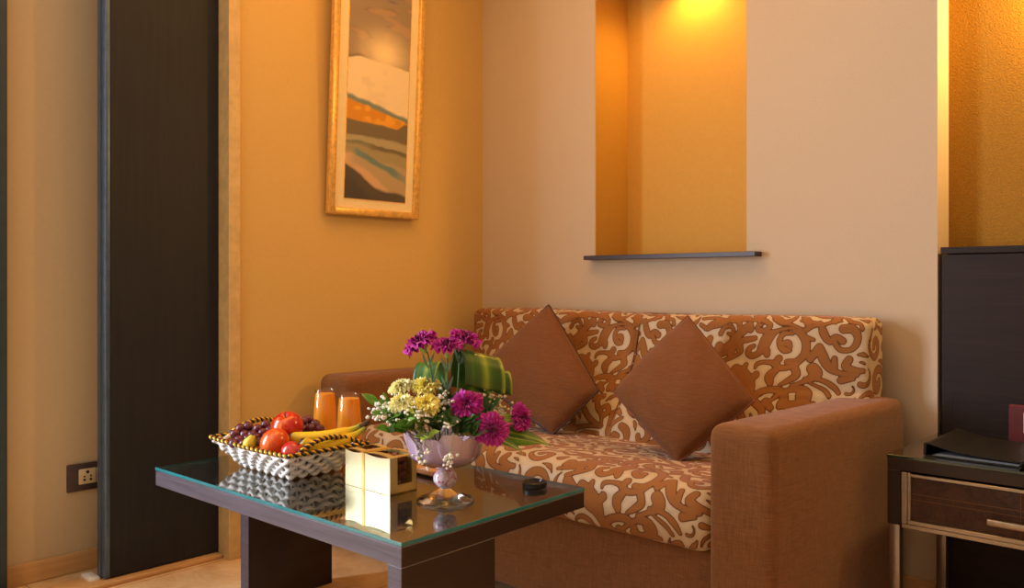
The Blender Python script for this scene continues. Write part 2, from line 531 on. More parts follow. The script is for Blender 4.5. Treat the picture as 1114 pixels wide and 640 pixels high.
# ================================================================== THE ROOM
CEIL = 2.62
struct('floor', M().box(-1.4, 4.7, -4.5, 0.4, -0.08, 0.0), MT['floor'])
struct('ceiling', M().box(-1.4, 4.7, -4.5, 0.4, CEIL, CEIL + 0.08), MT['ceil'])
NX0, NX1, NZ0, NZ1, ND = 0.636, 1.294, 1.041, 2.20, 0.22
WX1, RY = 1.91, 0.11
wb = M()
wb.box(-0.12, NX0, 0, 0.3, 0, CEIL)
wb.box(NX1, WX1, 0, 0.3, 0, CEIL)
wb.box(NX0, NX1, 0, 0.3, 0, NZ0)
wb.box(NX0, NX1, 0, 0.3, NZ1, CEIL)
struct('wall_back', wb, MT['wall'])
nm = M()
e = 0.002
nm.box(NX0, NX0 + e, 0.001, ND, NZ0, NZ1)
nm.box(NX1 - e, NX1, 0.001, ND, NZ0, NZ1)
nm.box(NX0, NX1, ND, ND + 0.05, NZ0, NZ1)
nm.box(NX0, NX1, 0.001, ND, NZ1 - e, NZ1)
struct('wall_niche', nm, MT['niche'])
struct('wall_recess', M().box(WX1, 4.7, RY, 0.3, 0, CEIL), MT['gold'])
struct('wall_right', M().box(4.6, 4.7, -4.5, 0.3, 0, CEIL), MT['wall'])
struct('wall_left', M().box(-0.12, 0, -1.2, 0, 0, CEIL), MT['wall_left'])
struct('wall_alcove', M().box(-0.37, -0.25, -2.40, 0.0, 0, CEIL).box(-0.37, -0.12, -1.2, -1.1, 0, CEIL)
       .box(-0.37, -0.25, -4.5, -3.40, 0, CEIL).box(-0.37, -0.25, -3.40, -2.40, 0, 0.48).box(-0.37, -0.25, -3.40, -2.40, 2.08, CEIL), MT['wall_alcove'])
struct('wall_front', M().box(-0.37, 4.7, -4.5, -4.38, 0, CEIL), MT['wall'])
wn = M()
for y in (-2.42, -2.90, -3.38):
    wn.box(-0.33, -0.29, y - 0.02, y + 0.02, 0.48, 2.08)
for z in (0.50, 2.06):
    wn.box(-0.33, -0.29, -3.40, -2.40, z - 0.02, z + 0.02)
struct('window_1', wn, MT['door'])
# skirting, architrave, threshold, sliding doors
struct('baseboard_left', M().box(0, 0.012, -1.21, -0.001, 0, 0.065, 0.003), MT['base'])
struct('baseboard_back', M().box(0.012, WX1, -0.012, 0, 0, 0.06, 0.003), MT['baseb'])
struct('baseboard_alcove', M().box(-0.25, -0.236, -2.25, -1.2, 0, 0.066, 0.003), MT['base'])
struct('trim_1', M().box(-0.12, 0.004, -1.2455, -1.2, 0, CEIL).box(0.0, 0.02, -1.2475, -1.205, 0, CEIL, 0.002), MT['trim'])
struct('trim_2', M().box(-0.13, -0.02, -2.25, -1.2475, 0, 0.014, 0.004), MT['base'])
d1 = struct('door_1', M().box(-0.113, -0.053, -1.612, -1.248, 0.018, 2.5, 0.002), MT['door'])
obj('edge_strip', M().box(-0.115, -0.051, -1.630, -1.612, 0.018, 2.5, 0.004, 3).box(-0.098, -0.078, -1.6335, -1.629, 0.018, 2.5, 0.001), MT['dooredge'], d1)
obj('floor_guide', M().box(-0.15, -0.075, -1.668, -1.634, 0.0005, 0.022, 0.004), MT['whitecard'], d1)
MT['teal'] = flat('dark_frame_daylit', c(40, 58, 66), 0.4)  # blue of the daylight put into the dark frame's colour
struct('door_2', M().box(-0.236, -0.18, -2.12, -1.866, 0.002, 2.5, 0.003), MT['teal'])

# niche ledge
o = obj('ledge', M().box(0.615, 1.35, -0.05, 0.0, NZ0, NZ0 + 0.017, 0.0012).box(NX0 + 0.003, NX1 - 0.003, 0.0, ND - 0.001, NZ0 + 0.0005, NZ0 + 0.017), MT['ledge'], smooth=False)
tag(o, 'thin dark wood ledge along the foot of the glowing wall niche', 'ledge')

# ================================================================== POWER SOCKET
sk = thing('power_socket', 'cream power socket on a dark brown plate low on the wall behind the sliding door', 'socket', (-0.25, -1.58, 0.308))
obj('plate', M().box(-0.25, -0.240, -1.675, -1.475, 0.264, 0.354, 0.003), MT['socketplate'], sk)
ins = obj('socket_insert', M().box(-0.241, -0.236, -1.640, -1.586, 0.286, 0.336, 0.002), MT['socket'], sk)
obj('switch', M().box(-0.241, -0.2345, -1.583, -1.545, 0.286, 0.336, 0.002), MT['socket'], sk)
hm = M()
for y, z, r in ((-1.613, 0.325, 0.0052), (-1.623, 0.311, 0.003), (-1.603, 0.311, 0.003), (-1.623, 0.300, 0.0042), (-1.603, 0.300, 0.0042)):
    hm.lathe([(0.0001, 0.0), (r, 0.0), (r, 0.0012), (0.0001, 0.0012)], (-0.2362, y, z), 12, axis=(1, 0, 0))
obj('pin_holes', hm, MT['hole'], ins)

# ================================================================== FRAMED PICTURE (hangs tilted forward)
PY0, PY1, PZ0, PZ1 = -0.854, -0.410, 1.212, 2.30
tilt = math.atan2(0.042, 0.79)
PM = Matrix.Translation((0.012, 0, PZ0)) @ Matrix.Rotation(tilt, 4, 'Y') @ Matrix.Translation((0, 0, -PZ0))
pic = thing('framed_picture', 'tall gilt framed abstract landscape with an orange streak hanging on the left wall', 'picture', (0.012, (PY0 + PY1) / 2, PZ0))
fr = M()
fw = 0.028
for (y0, y1, z0, z1) in ((PY0, PY0 + fw, PZ0, PZ1), (PY1 - fw, PY1, PZ0, PZ1), (PY0 + fw, PY1 - fw, PZ0, PZ0 + fw), (PY0 + fw, PY1 - fw, PZ1 - fw, PZ1)):
    fr.box(0, 0.026, y0, y1, z0, z1, 0.005, 3, M4=PM)
obj('frame', fr, MT['goldframe'], pic)
obj('mount', M().box(0.002, 0.012, PY0 + fw, PY1 - fw, PZ0 + fw, PZ1 - fw, M4=PM), MT['mat'], pic)
ay0, ay1, az0, az1 = PY0 + fw + 0.048, PY1 - fw - 0.040, PZ0 + fw + 0.037, PZ1 - fw - 0.05
# painted surface: colours worked out per point
def vnoise(x, y, seed):
    rng = np.random.RandomState(seed)
    g = rng.rand(64, 64)
    i, j = np.floor(x).astype(int), np.floor(y).astype(int)
    fx, fy = x - i, y - j
    fx = fx * fx * (3 - 2 * fx); fy = fy * fy * (3 - 2 * fy)
    q = lambda a, b: g[a % 64, b % 64]
    return q(i, j) * (1 - fx) * (1 - fy) + q(i + 1, j) * fx * (1 - fy) + q(i, j + 1) * (1 - fx) * fy + q(i + 1, j + 1) * fx * fy
nx_, nz_ = 90, 300
S, T = np.meshgrid(np.linspace(0, 1, nx_), np.linspace(0, 1, nz_), indexing='ij')
H = T * (az1 - az0)               # metres above the painting's lower edge
def px_h(py):                     # height of a picture row of the photograph
    return (218.0 - py) / 292.0
n1 = vnoise(S * 5, H * 26, 1) - 0.5; n2 = vnoise(S * 12, H * 60, 2) - 0.5; n3 = vnoise(S * 3, H * 70, 3) - 0.5
wob = n1 * 0.010 + n2 * 0.005
def lin(*k): return np.array(c(*k)[:3])
colr = np.zeros(S.shape + (3,))
def over(mask, col):
    colr[...] = colr * (1 - mask[..., None]) + np.asarray(col) * mask[..., None]
sky = np.array([lin(150, 132, 112)])[0]
colr[...] = sky
over(sstep(n3 + n1 * 0.5, 0.05, 0.35), lin(118, 108, 98))
over(sstep(n1 + n3, 0.1, 0.5) * 0.6, lin(196, 158, 118))
over(sstep(H, px_h(0), px_h(-60)), lin(128, 120, 112))
gl = np.exp(-(((S - 0.58) / 0.34) ** 2 + ((H - px_h(50)) / 0.075) ** 2))
over(gl, lin(250, 226, 176))
hill = px_h(60) + 0.006 * np.sin(S * 5 + 0.6) + wob * 0.5 - 0.008 * sstep(S, 0.8, 1) - 0.008 * sstep(-S, -0.2, 0)
over(sstep(hill - H, -0.016, 0.0) * (1 - sstep(np.abs(S - 0.05), 0.1, 0.3)) * 0.7, lin(104, 88, 78))
over(sstep(hill - H, -0.004, 0.004), lin(242, 222, 182))
over(sstep(hill - H, 0, 0.05) * sstep(n1 + n2, 0.1, 0.6) * 0.25, lin(206, 182, 146))
ot = px_h(108) - 0.062 * S + wob * 0.8                 # upper edge of the orange streak
ob = px_h(129) - 0.020 * S + wob * 0.7
over(sstep(ot + 0.022 - H, -0.008, 0.004), lin(120, 140, 136))
over(sstep(ot + 0.006 - H, -0.004, 0.004), lin(214, 146, 40))
over(sstep(ot + 0.006 - H, -0.004, 0.004) * sstep(n2 + n1, 0.0, 0.4) * 0.6, lin(244, 180, 60))
over(sstep(ob + 0.03 * sstep(S, 0.80, 0.98) - H, -0.004, 0.004), lin(116, 104, 80))
over(sstep(px_h(146) - 0.01 * S + wob - H, -0.006, 0.006), lin(170, 160, 128))
over(sstep(px_h(152) - 0.02 * S + wob - H, -0.003, 0.003) * (1 - sstep(S, 0.2, 0.6)) , lin(120, 124, 98))
over(sstep(px_h(150) - 0.035 * S + wob - H, -0.003, 0.003) * sstep(S, 0.25, 0.5), lin(110, 100, 80))
over(sstep(px_h(154) - 0.035 * S + wob - H, -0.004, 0.008), lin(158, 148, 112))
over(sstep(px_h(164) - 0.05 * S + wob - H, -0.01, 0.01), lin(178, 158, 124))
over(sstep(px_h(166) - 0.01 * S + wob * 1.5 - H, -0.004, 0.008) * (1 - sstep(S, 0.0, 0.2)), lin(212, 176, 138))
tl = px_h(160) - 0.105 * S + wob
over(sstep(0.02 - np.abs(H - tl), 0.0, 0.012) * sstep(S, 0.08, 0.2) * (1 - sstep(S, 0.75, 1.0) * 0.5), lin(106, 134, 132))
wv = px_h(180) - 0.10 * S + 0.02 * np.sin(S * 6) + wob
over(sstep(wv - H, -0.008, 0.01), lin(206, 170, 134))
dk = px_h(172) - 0.115 * S ** 0.8 + 0.012 * np.sin(S * 7 + 1) + wob
over(sstep(dk - 0.03 - H, -0.006, 0.008), lin(84, 76, 68))
over(sstep(dk - 0.07 - H, -0.02, 0.04), lin(70, 66, 62))
am = M()
def apt(a, b):
    return PM @ Vector((0.0128, ay0 + a * (ay1 - ay0), az0 + b * (az1 - az0)))
am.grid([[apt(i / (nx_ - 1), j / (nz_ - 1)) for j in range(nz_)] for i in range(nx_)])
t = NT('painting')
a = t.n('ShaderNodeAttribute', attribute_name='paint')
st = t.noise(t.coords((40, 40, 160)), 1, 3)
t.bsdf(a.outputs['Color'], 0.55, 0, 0.4, bump=st, bstr=0.15, bdist=0.001)
po = obj('painting', am, t.mat, pic, normals=False)
ca = po.data.color_attributes.new('paint', 'FLOAT_COLOR', 'POINT')
ca.data.foreach_set('color', np.concatenate([colr.reshape(-1, 3), np.ones((colr.size // 3, 1))], 1).astype(np.float32).ravel())
edge = M()
for (y0, y1, z0, z1) in ((ay0 - 0.003, ay0, az0 - 0.003, az1), (ay1, ay1 + 0.003, az0 - 0.003, az1), (ay0, ay1, az0 - 0.003, az0)):
    edge.box(0.011, 0.0132, y0, y1, z0, z1, M4=PM)
obj('mount_bevel', edge, MT['goldframe'], pic)

# ================================================================== SOFA
sofa = thing('sofa', 'two seat sofa with brown linen arms and cream and brown scroll patterned cushions', 'sofa', (0.95, -0.5, 0))
SXL, SXR, AW = 0.067, 1.836, 0.170
obj('base', M().box(SXL + AW - 0.01, SXR - AW + 0.01, -0.875, -0.06, 0.05, 0.300, 0.012, 3), MT['linen'], sofa)
for x0, x1 in ((SXL, SXL + AW), (SXR - AW, SXR)):
    m = M().box(x0, x1, -0.925, -0.045, 0.045, 0.618, 0.034, 5)
    # soften: the arm sinks very slightly towards the wall
    m.v = [(x, y, z - 0.012 * max(0, (y + 0.9)) / 0.85 * (1 if z > 0.3 else 0)) for x, y, z in m.v]
    obj('armrest', m, MT['linen'], sofa)
for x in (SXL + 0.09, SXR - 0.09):
    for y in (-0.86, -0.12):
        obj('foot', M().lathe([(0.0001, 0), (0.022, 0), (0.026, 0.05), (0.0001, 0.05)], (x, y, 0), 16), MT['black'], sofa)

def make_backrest():
    xL, xR, YB, rho, D = 0.092, 1.768, -0.05, 0.028, 0.12
    zt, rt = 0.842, 0.030
    xc, hw = (xL + xR) / 2, (xR - xL) / 2
    path = []
    for k in range(8):
        path.append((xL, (1 - rho / D) * k / 8))
    for k in range(9):
        th = PI / 2 * k / 8
        path.append((xL + rho * (1 - math.cos(th)), 1 - rho / D * (1 - math.sin(th))))
    n = 560
    for k in range(1, n):
        path.append((xL + rho + (xR - xL - 2 * rho) * k / n, 1.0))
    for k in range(9):
        th = PI / 2 * (1 - k / 8)
        path.append((xR - rho * (1 - math.cos(th)), 1 - rho / D * (1 - math.sin(th))))
    for k in range(1, 9):
        path.append((xR, (1 - rho / D) * (1 - k / 8)))
    X = np.array([p[0] for p in path]); W = np.array([p[1] for p in path])
    Ud = X + np.where(X < xc, -(1 - W) * D, (1 - W) * D)
    vp = [(z, 0.0, 0.0) for z in np.linspace(0.34, zt - rt, 150)]
    for k in range(1, 13):
        th = PI / 2 * k / 12
        vp.append((zt - rt + rt * math.sin(th), rt * (1 - math.cos(th)), 0))
    for k in range(1, 9):
        vp.append((zt, rt, k / 8.0))
    prof_z = [0.30, 0.40, 0.47, 0.55, 0.62, 0.70, 0.78, 0.86]
    prof_y = [-0.40, -0.395, -0.365, -0.305, -0.255, -0.215, -0.192, -0.178]
    vs, attr = [], []
    varc = 0.0
    rows = []
    prev = None
    for (z, ins, top) in vp:
        ze = min(z, zt - rt + ins)
        yp = np.interp(min(z, 0.86), prof_z, prof_y)
        dist = np.minimum(X - xL, xR - X)
        k = sstep(dist, 0.0, 0.30)
        ye = np.interp(z, [0.55, 0.62, 0.86], [-0.20, -0.165, -0.158])
        Yf = ye + (yp - ye) * k
        half = np.where(X < 0.97, (X - xL) / (0.97 - xL), (xR - X) / (xR - 0.97))
        Yf = Yf - 0.012 * np.sin(np.clip(half, 0, 1) * PI) * np.sin(np.clip((z - 0.38) / 0.46, 0, 1) * PI)
        Yf = Yf + 0.012 * np.exp(-((X - 0.97) / 0.016) ** 2)
        Yf = Yf + ins
        Y = YB + W * (Yf - YB) * (1 - top)
        Xs = xc + (X - xc) * (1 - ins / hw)
        zz = z + 0.004 * np.sin((X - xL) * 5.2) * (z > 0.6) - 0.004 * np.exp(-((X - 0.97) / 0.02) ** 2) * (z > zt - rt)
        if prev is not None:
            varc += math.hypot(z - prev[0], yp + ins + top * 0.1 - prev[1])
        prev = (z, yp + ins + top * 0.1)
        rows.append([(float(Xs[i]), float(Y[i]), float(zz[i])) for i in range(len(X))])
        vv = z if (ins == 0 and top == 0) else zt - rt + (varc - arc0)
        if ins == 0: arc0 = varc
        attr += list(damask(Ud, np.full(len(X), vv)))
    m = M()
    m.grid(rows, at=attr)
    nxp = len(X)
    m.f.append(tuple(range(nxp))); m.m.append(0)
    # close the back
    for j in range(len(rows) - 1):
        m.f.append((j * nxp, (j + 1) * nxp, (j + 1) * nxp + nxp - 1, j * nxp + nxp - 1)); m.m.append(0)
    return m
back = obj('backrest', make_backrest(), MT['damask'], sofa, attr='damask', ang=70)
obj('center_seam', M().tube([at_p for at_p in [(0.97, -0.186 - 0.0 + 0.006, 0.80), (0.97, -0.20, 0.72), (0.97, -0.246, 0.62), (0.97, -0.30, 0.54), (0.97, -0.36, 0.46)]], 0.0022, 6), MT['piping'], back)

def make_seat():
    xL, xR = SXL + AW + 0.003, SXR - AW - 0.003
    prof = []
    for k in range(90):
        q = k / 89
        prof.append((-0.30 - 0.535 * q, 0.408 + 0.044 * q - 0.010 * q ** 6, 'top'))
    r = 0.072
    for k in range(1, 25):
        th = PI / 2 * k / 24
        prof.append((-0.835 - r * math.sin(th), 0.442 - r * (1 - math.cos(th)) * 0.9, 'arc'))
    for k in range(1, 26):
        prof.append((-0.907 - 0.006 * math.sin(PI * k / 25), 0.3772 - 0.058 * k / 25, 'front'))
    for k in range(1, 9):
        th = PI / 2 * k / 8
        prof.append((-0.907 + 0.022 * (1 - math.cos(th)), 0.3192 - 0.022 * math.sin(th), 'tuck'))
    prof.append((-0.80, 0.2972, 'u')); prof.append((-0.30, 0.2972, 'u'))
    nx = 520
    X = np.concatenate([[xL], xL + (xR - xL) * np.linspace(0.001, 0.999, nx), [xR]])
    dist = np.minimum(X - xL, xR - X)
    rr = 0.045
    k = np.clip(1 - dist / rr, 0, 1)
    dip = 0.030 * (1 - np.sqrt(np.clip(1 - k * k, 0, 1)))
    crown = 0.012 * np.sin(PI * (X - xL) / (xR - xL)) ** 0.7
    s = 0.0
    rows, attr = [], []
    prev = None
    arcs = [0]
    for a, b in zip(prof[:-1], prof[1:]):
        arcs.append(arcs[-1] + math.hypot(a[0] - b[0], a[1] - b[1]))
    for (y, z, kd), ar in zip(prof, arcs):
        top = sstep(np.array(z), 0.30, 0.42)
        zz = z - dip * top * 0.9 + crown * top + dip * 0.6 * (1 - top)
        fr = sstep(np.array(-y), 0.70, 0.90)
        yy = y + dip * fr
        rows.append([(float(X[i]), float(yy[i]), float(zz[i])) for i in range(len(X))])
        attr += list(damask(X + 0.10, np.full(len(X), 1.30 - ar)))
    m = M().grid(rows, at=attr)
    n = len(X)
    m.f.append(tuple(j * n for j in range(len(rows)))); m.m.append(0)
    m.f.append(tuple(j * n + n - 1 for j in range(len(rows)))); m.m.append(0)
    return m
obj('seat_cushion', make_seat(), MT['damask'], sofa, attr='damask', ang=70)

# ================================================================== THROW CUSHIONS
def throw_cushion(T, B, L, Rr, label, pip, thick=0.072, n=44):
    T, B, L, Rr = map(Vector, (T, B, L, Rr))
    cen = (T + B + L + Rr) / 4
    nrm = (Rr - L).cross(T - B).normalized()
    if nrm.dot(CAMP - cen) < 0: nrm = -nrm
    t_ = thing('throw_cushion', label, 'cushion', B, 'brown throw cushions on the sofa')
    def surf(u, v, side):
        # corners: (0,0)=B (1,0)=R (1,1)=T (0,1)=L ; edges pulled in a little
        a, b = 2 * u - 1, 2 * v - 1
        pinch = -0.012
        a2 = a * (1 - pinch * (1 - b * b)); b2 = b * (1 - pinch * (1 - a * a))
        u2, v2 = (a2 + 1) / 2, (b2 + 1) / 2
        p = B * (1 - u2) * (1 - v2) + Rr * u2 * (1 - v2) + T * u2 * v2 + L * (1 - u2) * v2
        h = (max(0, 1 - a * a) ** 0.46) * (max(0, 1 - b * b) ** 0.46)
        wr = 0.006 * math.sin(10 * a + 4 * b) * (1 - h) + 0.005 * math.sin(8 * b - 3 * a) * (1 - h) + 0.002 * math.sin(5 * a - 7 * b)
        return p + nrm * side * (thick * h + wr * h)
    m = M()
    for side in (1, -1):
        m.grid([[surf(i / n, j / n, side) for j in range(n + 1)] for i in range(n + 1)])
    bm = bmesh.new()
    bvs = [bm.verts.new(v) for v in m.v]
    for f in m.f: bm.faces.new([bvs[i] for i in f])
    bmesh.ops.remove_doubles(bm, verts=list(bm.verts), dist=1e-5)
    cov = obj('cover', M().bm(bm), MT['linen_c'], t_)
    loop = [surf(i / n, 0, 1) for i in range(n)] + [surf(1, j / n, 1) for j in range(n)] + [surf(1 - i / n, 1, 1) for i in range(n)] + [surf(0, 1 - j / n, 1) for j in range(n)]
    obj('piping', M().tube(loop, 0.0036, 8, closed=True), pip, t_)
    return t_
throw_cushion(at_y(597, 332, -0.30), at_y(601, 473, -0.52), at_y(516, 411, -0.47), at_y(651, 425, -0.395),
              'plain brown throw cushion behind the flowers on the left half of the sofa', MT['piping_d'])
throw_cushion(at_y(748, 344, -0.31), at_y(737, 504, -0.615), at_y(667, 426, -0.55), at_y(820, 437, -0.42),
              'plain brown throw cushion leaning by the right sofa arm, whole front in view', MT['piping'])

# ================================================================== COFFEE TABLE
TX0, TX1, TY0, TY1, TZ = 0.424, 1.432, -1.658, -1.071, 0.45
TROT = R(1.4)      # the table stands a touch askew to the sofa
tb = thing('coffee_table', 'dark laminate coffee table on two slab legs before the sofa', 'table', (TX1, TY0, 0))
top = M().box(TX0, TX1, TY0, TY1, TZ - 0.049, TZ - 0.0095, 0.0012, 1)
to = obj('tabletop', top, [MT['table'], MT['table_side_shaded']], tb, smooth=False)
to.data.polygons.foreach_set('material_index', [1 if abs(p.normal.x) > 0.8 else 0 for p in to.data.polygons])  # faces along X take the shaded copy
def leg(x0, x1, y0, y1):
    lo = obj('leg', M().box(x0, x1, y0, y1, 0, TZ - 0.049, 0.0012, 1), [MT['table'], MT['table_side_shaded']], tb, smooth=False)
    lo.data.polygons.foreach_set('material_index', [1 if abs(p.normal.x) > 0.8 else 0 for p in lo.data.polygons])
leg(TX1 - 0.042, TX1, TY0, -1.392)
leg(TX0 + 0.002, TX0 + 0.044, -1.404, -1.108)
gt = thing('glass_sheet', 'clear green edged glass sheet covering the coffee table', 'glass sheet', (TX1, TY0, TZ - 0.0095))
gm = M().box(TX0 - 0.001, TX1 + 0.001, TY0 - 0.001, TY1 + 0.001, TZ - 0.0080, TZ, 0.0008, 1)
go = obj('pane', gm, [MT['glass_top'], MT['glass_edge']], gt, smooth=False)
go.data.polygons.foreach_set('material_index', [0 if abs(p.normal.z) > 0.9 else 1 for p in go.data.polygons])
MT['pad'] = thin_glass('clear_pad', (0.85, 0.85, 0.85, 1), 0.2, 1.0, 0.1)
for x, y in ((TX0 + 0.06, TY0 + 0.07), (TX1 - 0.07, TY0 + 0.075), (TX0 + 0.06, TY1 - 0.07), (TX1 - 0.07, TY1 - 0.07)):
    obj('pad', M().lathe([(0.006, 0), (0.010, 0), (0.010, 0.0014), (0.006, 0.0014)], (x, y, TZ - 0.0094), 20), MT['pad'], gt)

tb.rotation_euler.z = TROT
gt.rotation_euler.z = TROT

# black puck
pk = at(581.5, 527, 2.062)
o = obj('ashtray', M().lathe([(0.0001, 0), (0.027, 0), (0.0305, 0.003), (0.0305, 0.0135), (0.028, 0.0155), (0.024, 0.0155), (0.021, 0.0105), (0.0001, 0.0105)], (pk.x, pk.y, TZ + 0.0002), 40), MT['black'], ang=30)
tag(o, 'small round black dish near the far corner of the glass table', 'dish')

# ================================================================== GIFT BOX
GX0, GX1, GY0, GY1, GZ = 0.962, 1.136, -1.447, -1.366, TZ
MT['giftgold'] = flat('gold_card', c(222, 190, 110), 0.34, 0.55, var=0.05, scale=40)
MT['giftface'] = flat('pearl_gold_card', c(222, 204, 156), 0.30, 0.5, var=0.04, scale=20)
MT['ribbon'] = flat('gold_ribbon', c(206, 150, 40), 0.3, 0.6, var=0.08)
MT['cookie'] = flat('cookie_brown', c(120, 66, 26), 0.7, var=0.3, scale=90)
MT['cello'] = thin_glass('clear_film', (0.95, 0.9, 0.85, 1), 0.06, 1.0, 0.05)
gb = thing('gift_box', 'shiny gold gift box with side window and ribbon band on the glass table', 'box', ((GX0 + GX1) / 2, (GY0 + GY1) / 2, GZ))
gh = 0.088
xm = GX0 + 0.073
bx = M()
th = 0.0015
bx.box(GX0, GX1, GY0, GY1, GZ + 0.0005, GZ + 0.003)                       # bottom
bx.box(GX0, GX1, GY1 - th, GY1, GZ, GZ + gh)                              # back
bx.box(GX0, GX0 + th, GY0, GY1, GZ, GZ + gh)                              # far end
# near end with window opening
wy0, wy1, wz0, wz1 = GY0 + 0.022, GY1 - 0.014, GZ + 0.022, GZ + gh - 0.004
bx.box(GX1 - th, GX1, GY0, wy0, GZ, GZ + gh).box(GX1 - th, GX1, wy1, GY1, GZ, GZ + gh)
bx.box(GX1 - th, GX1, wy0, wy1, GZ, wz0)
# top with two window openings, bowed upwards between the ends of each half
def topz(x):
    for a, b in ((GX0, xm - 0.004), (xm + 0.004, GX1)):
        if a <= x <= b:
            return GZ + gh + 0.004 * math.sin(PI * (x - a) / (b - a))
    return GZ + gh
def bowed(x0, x1, y0, y1, n=10, dz=0.0):
    P = [[(x0 + (x1 - x0) * i / n, y, topz(x0 + (x1 - x0) * i / n) + dz) for y in (y0, y1)] for i in range(n + 1)]
    Q = [[(p[0], p[1], p[2] - th) for p in r] for r in P]
    bx.grid(P); bx.grid(Q)
for a, b in ((GX0, xm - 0.004), (xm + 0.004, GX1)):
    bowed(a, b, GY0 + 0.001, GY0 + 0.020); bowed(a, b, GY1 - 0.014, GY1)
    bowed(a, a + 0.012, GY0 + 0.020, GY1 - 0.014, 3); bowed(b - 0.012, b, GY0 + 0.020, GY1 - 0.014, 3)
bowed(xm - 0.004, xm + 0.004, GY0 + 0.001, GY1, 2)
obj('carton', bx, MT['giftgold'], gb, ang=30)
# front faces with a thumb cut along their upper edge
fm = M()
for a, b in ((GX0, xm - 0.005), (xm + 0.005, GX1)):
    n = 16
    P = []
    for i in range(n + 1):
        x = a + (b - a) * i / n
        zt = GZ + gh - 0.004 * math.sin(PI * i / n)
        P.append([(x, GY0 - 0.001, GZ + 0.0008), (x, GY0 - 0.001, zt), (x, GY0 + 0.001, zt), (x, GY0 + 0.001, GZ + 0.0008)])
    fm.grid(P, cv=True)
    for row in (0, n):
        o0 = len(fm.v) - (n + 1) * 4 + row * 4
        fm.f.append((o0, o0 + 1, o0 + 2, o0 + 3)); fm.m.append(0)
obj('front_panel', fm, MT['giftface'], gb, ang=30)
rb = M().box(xm - 0.004, xm + 0.004, GY0 - 0.0018, GY0 + 0.001, GZ, GZ + gh + 0.001).box(xm - 0.004, xm + 0.004, GY0 - 0.0018, GY1 + 0.001, GZ + gh + 0.0002, GZ + gh + 0.0012)
obj('ribbon', rb, MT['ribbon'], gb, smooth=False)
fmw = M().box(GX1 - 0.003, GX1 - 0.0026, wy0 - 0.002, wy1 + 0.002, wz0 - 0.002, wz1)
obj('side_window', fmw, MT['cello'], gb, smooth=False)
random.seed(5)
k = 0
for lay, z in enumerate((0.016, 0.036, 0.056, 0.074)):
    for x in np.arange(GX0 + 0.02, GX1 - 0.012, 0.030):
        for y in (GY0 + 0.022, GY0 + 0.048, GY1 - 0.012)[:3]:
            if abs(x - xm) < 0.0: continue
            if x < GX1 - 0.05 and z < 0.07: continue
            q = M().box(-0.012, 0.012, -0.010, 0.010, -0.0075, 0.0075, 0.004, 3, M4=Matrix.Translation((x, min(y, GY1 - 0.016), GZ + z)) @ Matrix.Rotation(random.uniform(-0.7, 0.7), 4, 'X') @ Matrix.Rotation(random.uniform(-0.4, 0.4), 4, 'Y'))
            o = obj('cookie', q, MT['cookie'])
            tag(o, 'small brown cookie packed inside the gold gift box', 'cookie', 'cookies in the gold gift box')

# ================================================================== TAN TRAY WITH WRITING behind the bowl
MT['tan'] = flat('tan_card', c(186, 130, 84), 0.5, var=0.06)
tr = thing('tray', 'flat tan tray with white script on its rim behind the flower bowl', 'tray', (1.0, -1.225, TZ))
tm = M().box(0.93, 1.08, -1.262, -1.19, TZ + 0.0060, TZ + 0.0175, 0.002)
obj('board', tm, MT['tan'], tr)
obj('foot', M().box(0.950, 1.06, -1.243, -1.205, TZ + 0.0003, TZ + 0.0060), MT['black'], tr, smooth=False)
cu = bpy.data.curves.new('script', 'FONT'); cu.body = 'Eye ..'; cu.size = 0.019; cu.extrude = 0.0003; cu.shear = 0.25; cu.align_x = 'LEFT'
tmp = bpy.data.objects.new('script', cu); C.objects.link(tmp)
bpy.context.view_layer.update()
dg = bpy.context.evaluated_depsgraph_get()
mesh = bpy.data.meshes.new_from_object(tmp.evaluated_get(dg))
bpy.data.objects.remove(tmp)
sm = M()
sm.add([(1.024 + v.co.x, -1.2605 + v.co.y * 0.9 , TZ + 0.0179 + v.co.z) for v in mesh.vertices], [tuple(p.vertices) for p in mesh.polygons])
obj('lettering', sm, MT['whitecard'], tr, smooth=False)

# ================================================================== FRUIT BASKET
BX0, BX1, BY0, BY1, BZ = 0.592, 0.822, -1.517, -1.372, TZ
RX0, RX1, RY0, RY1, RZ = 0.503, 0.892, -1.566, -1.323, 0.528
MT['straw'] = flat('white_woven_straw', c(240, 236, 228), 0.5, var=0.08, scale=90)
MT['liner'] = flat('brown_gold_straw', c(120, 80, 28), 0.6, 0.15, var=0.4, scale=120)
MT['braid_gold'] = flat('gold_cord', c(226, 172, 48), 0.3, 0.55, var=0.1)
MT['braid_black'] = flat('black_cord', c(26, 20, 18), 0.5)
bk = thing('fruit_basket', 'white woven flared basket with gold and black braided rim holding fruit', 'basket', ((BX0 + BX1) / 2, (BY0 + BY1) / 2, TZ))
def rect_at(k, rz=None):
    """corner rectangle at height fraction k"""
    return (BX0 + (RX0 - BX0) * k, BX1 + (RX1 - BX1) * k, BY0 + (RY0 - BY0) * k, BY1 + (RY1 - BY1) * k)
def rimlift(x, y):
    """the rim dips along the middle of the long sides and lifts to the corners"""
    return 0.004 * abs((x - (RX0 + RX1) / 2) / ((RX1 - RX0) / 2)) ** 2 - 0.006
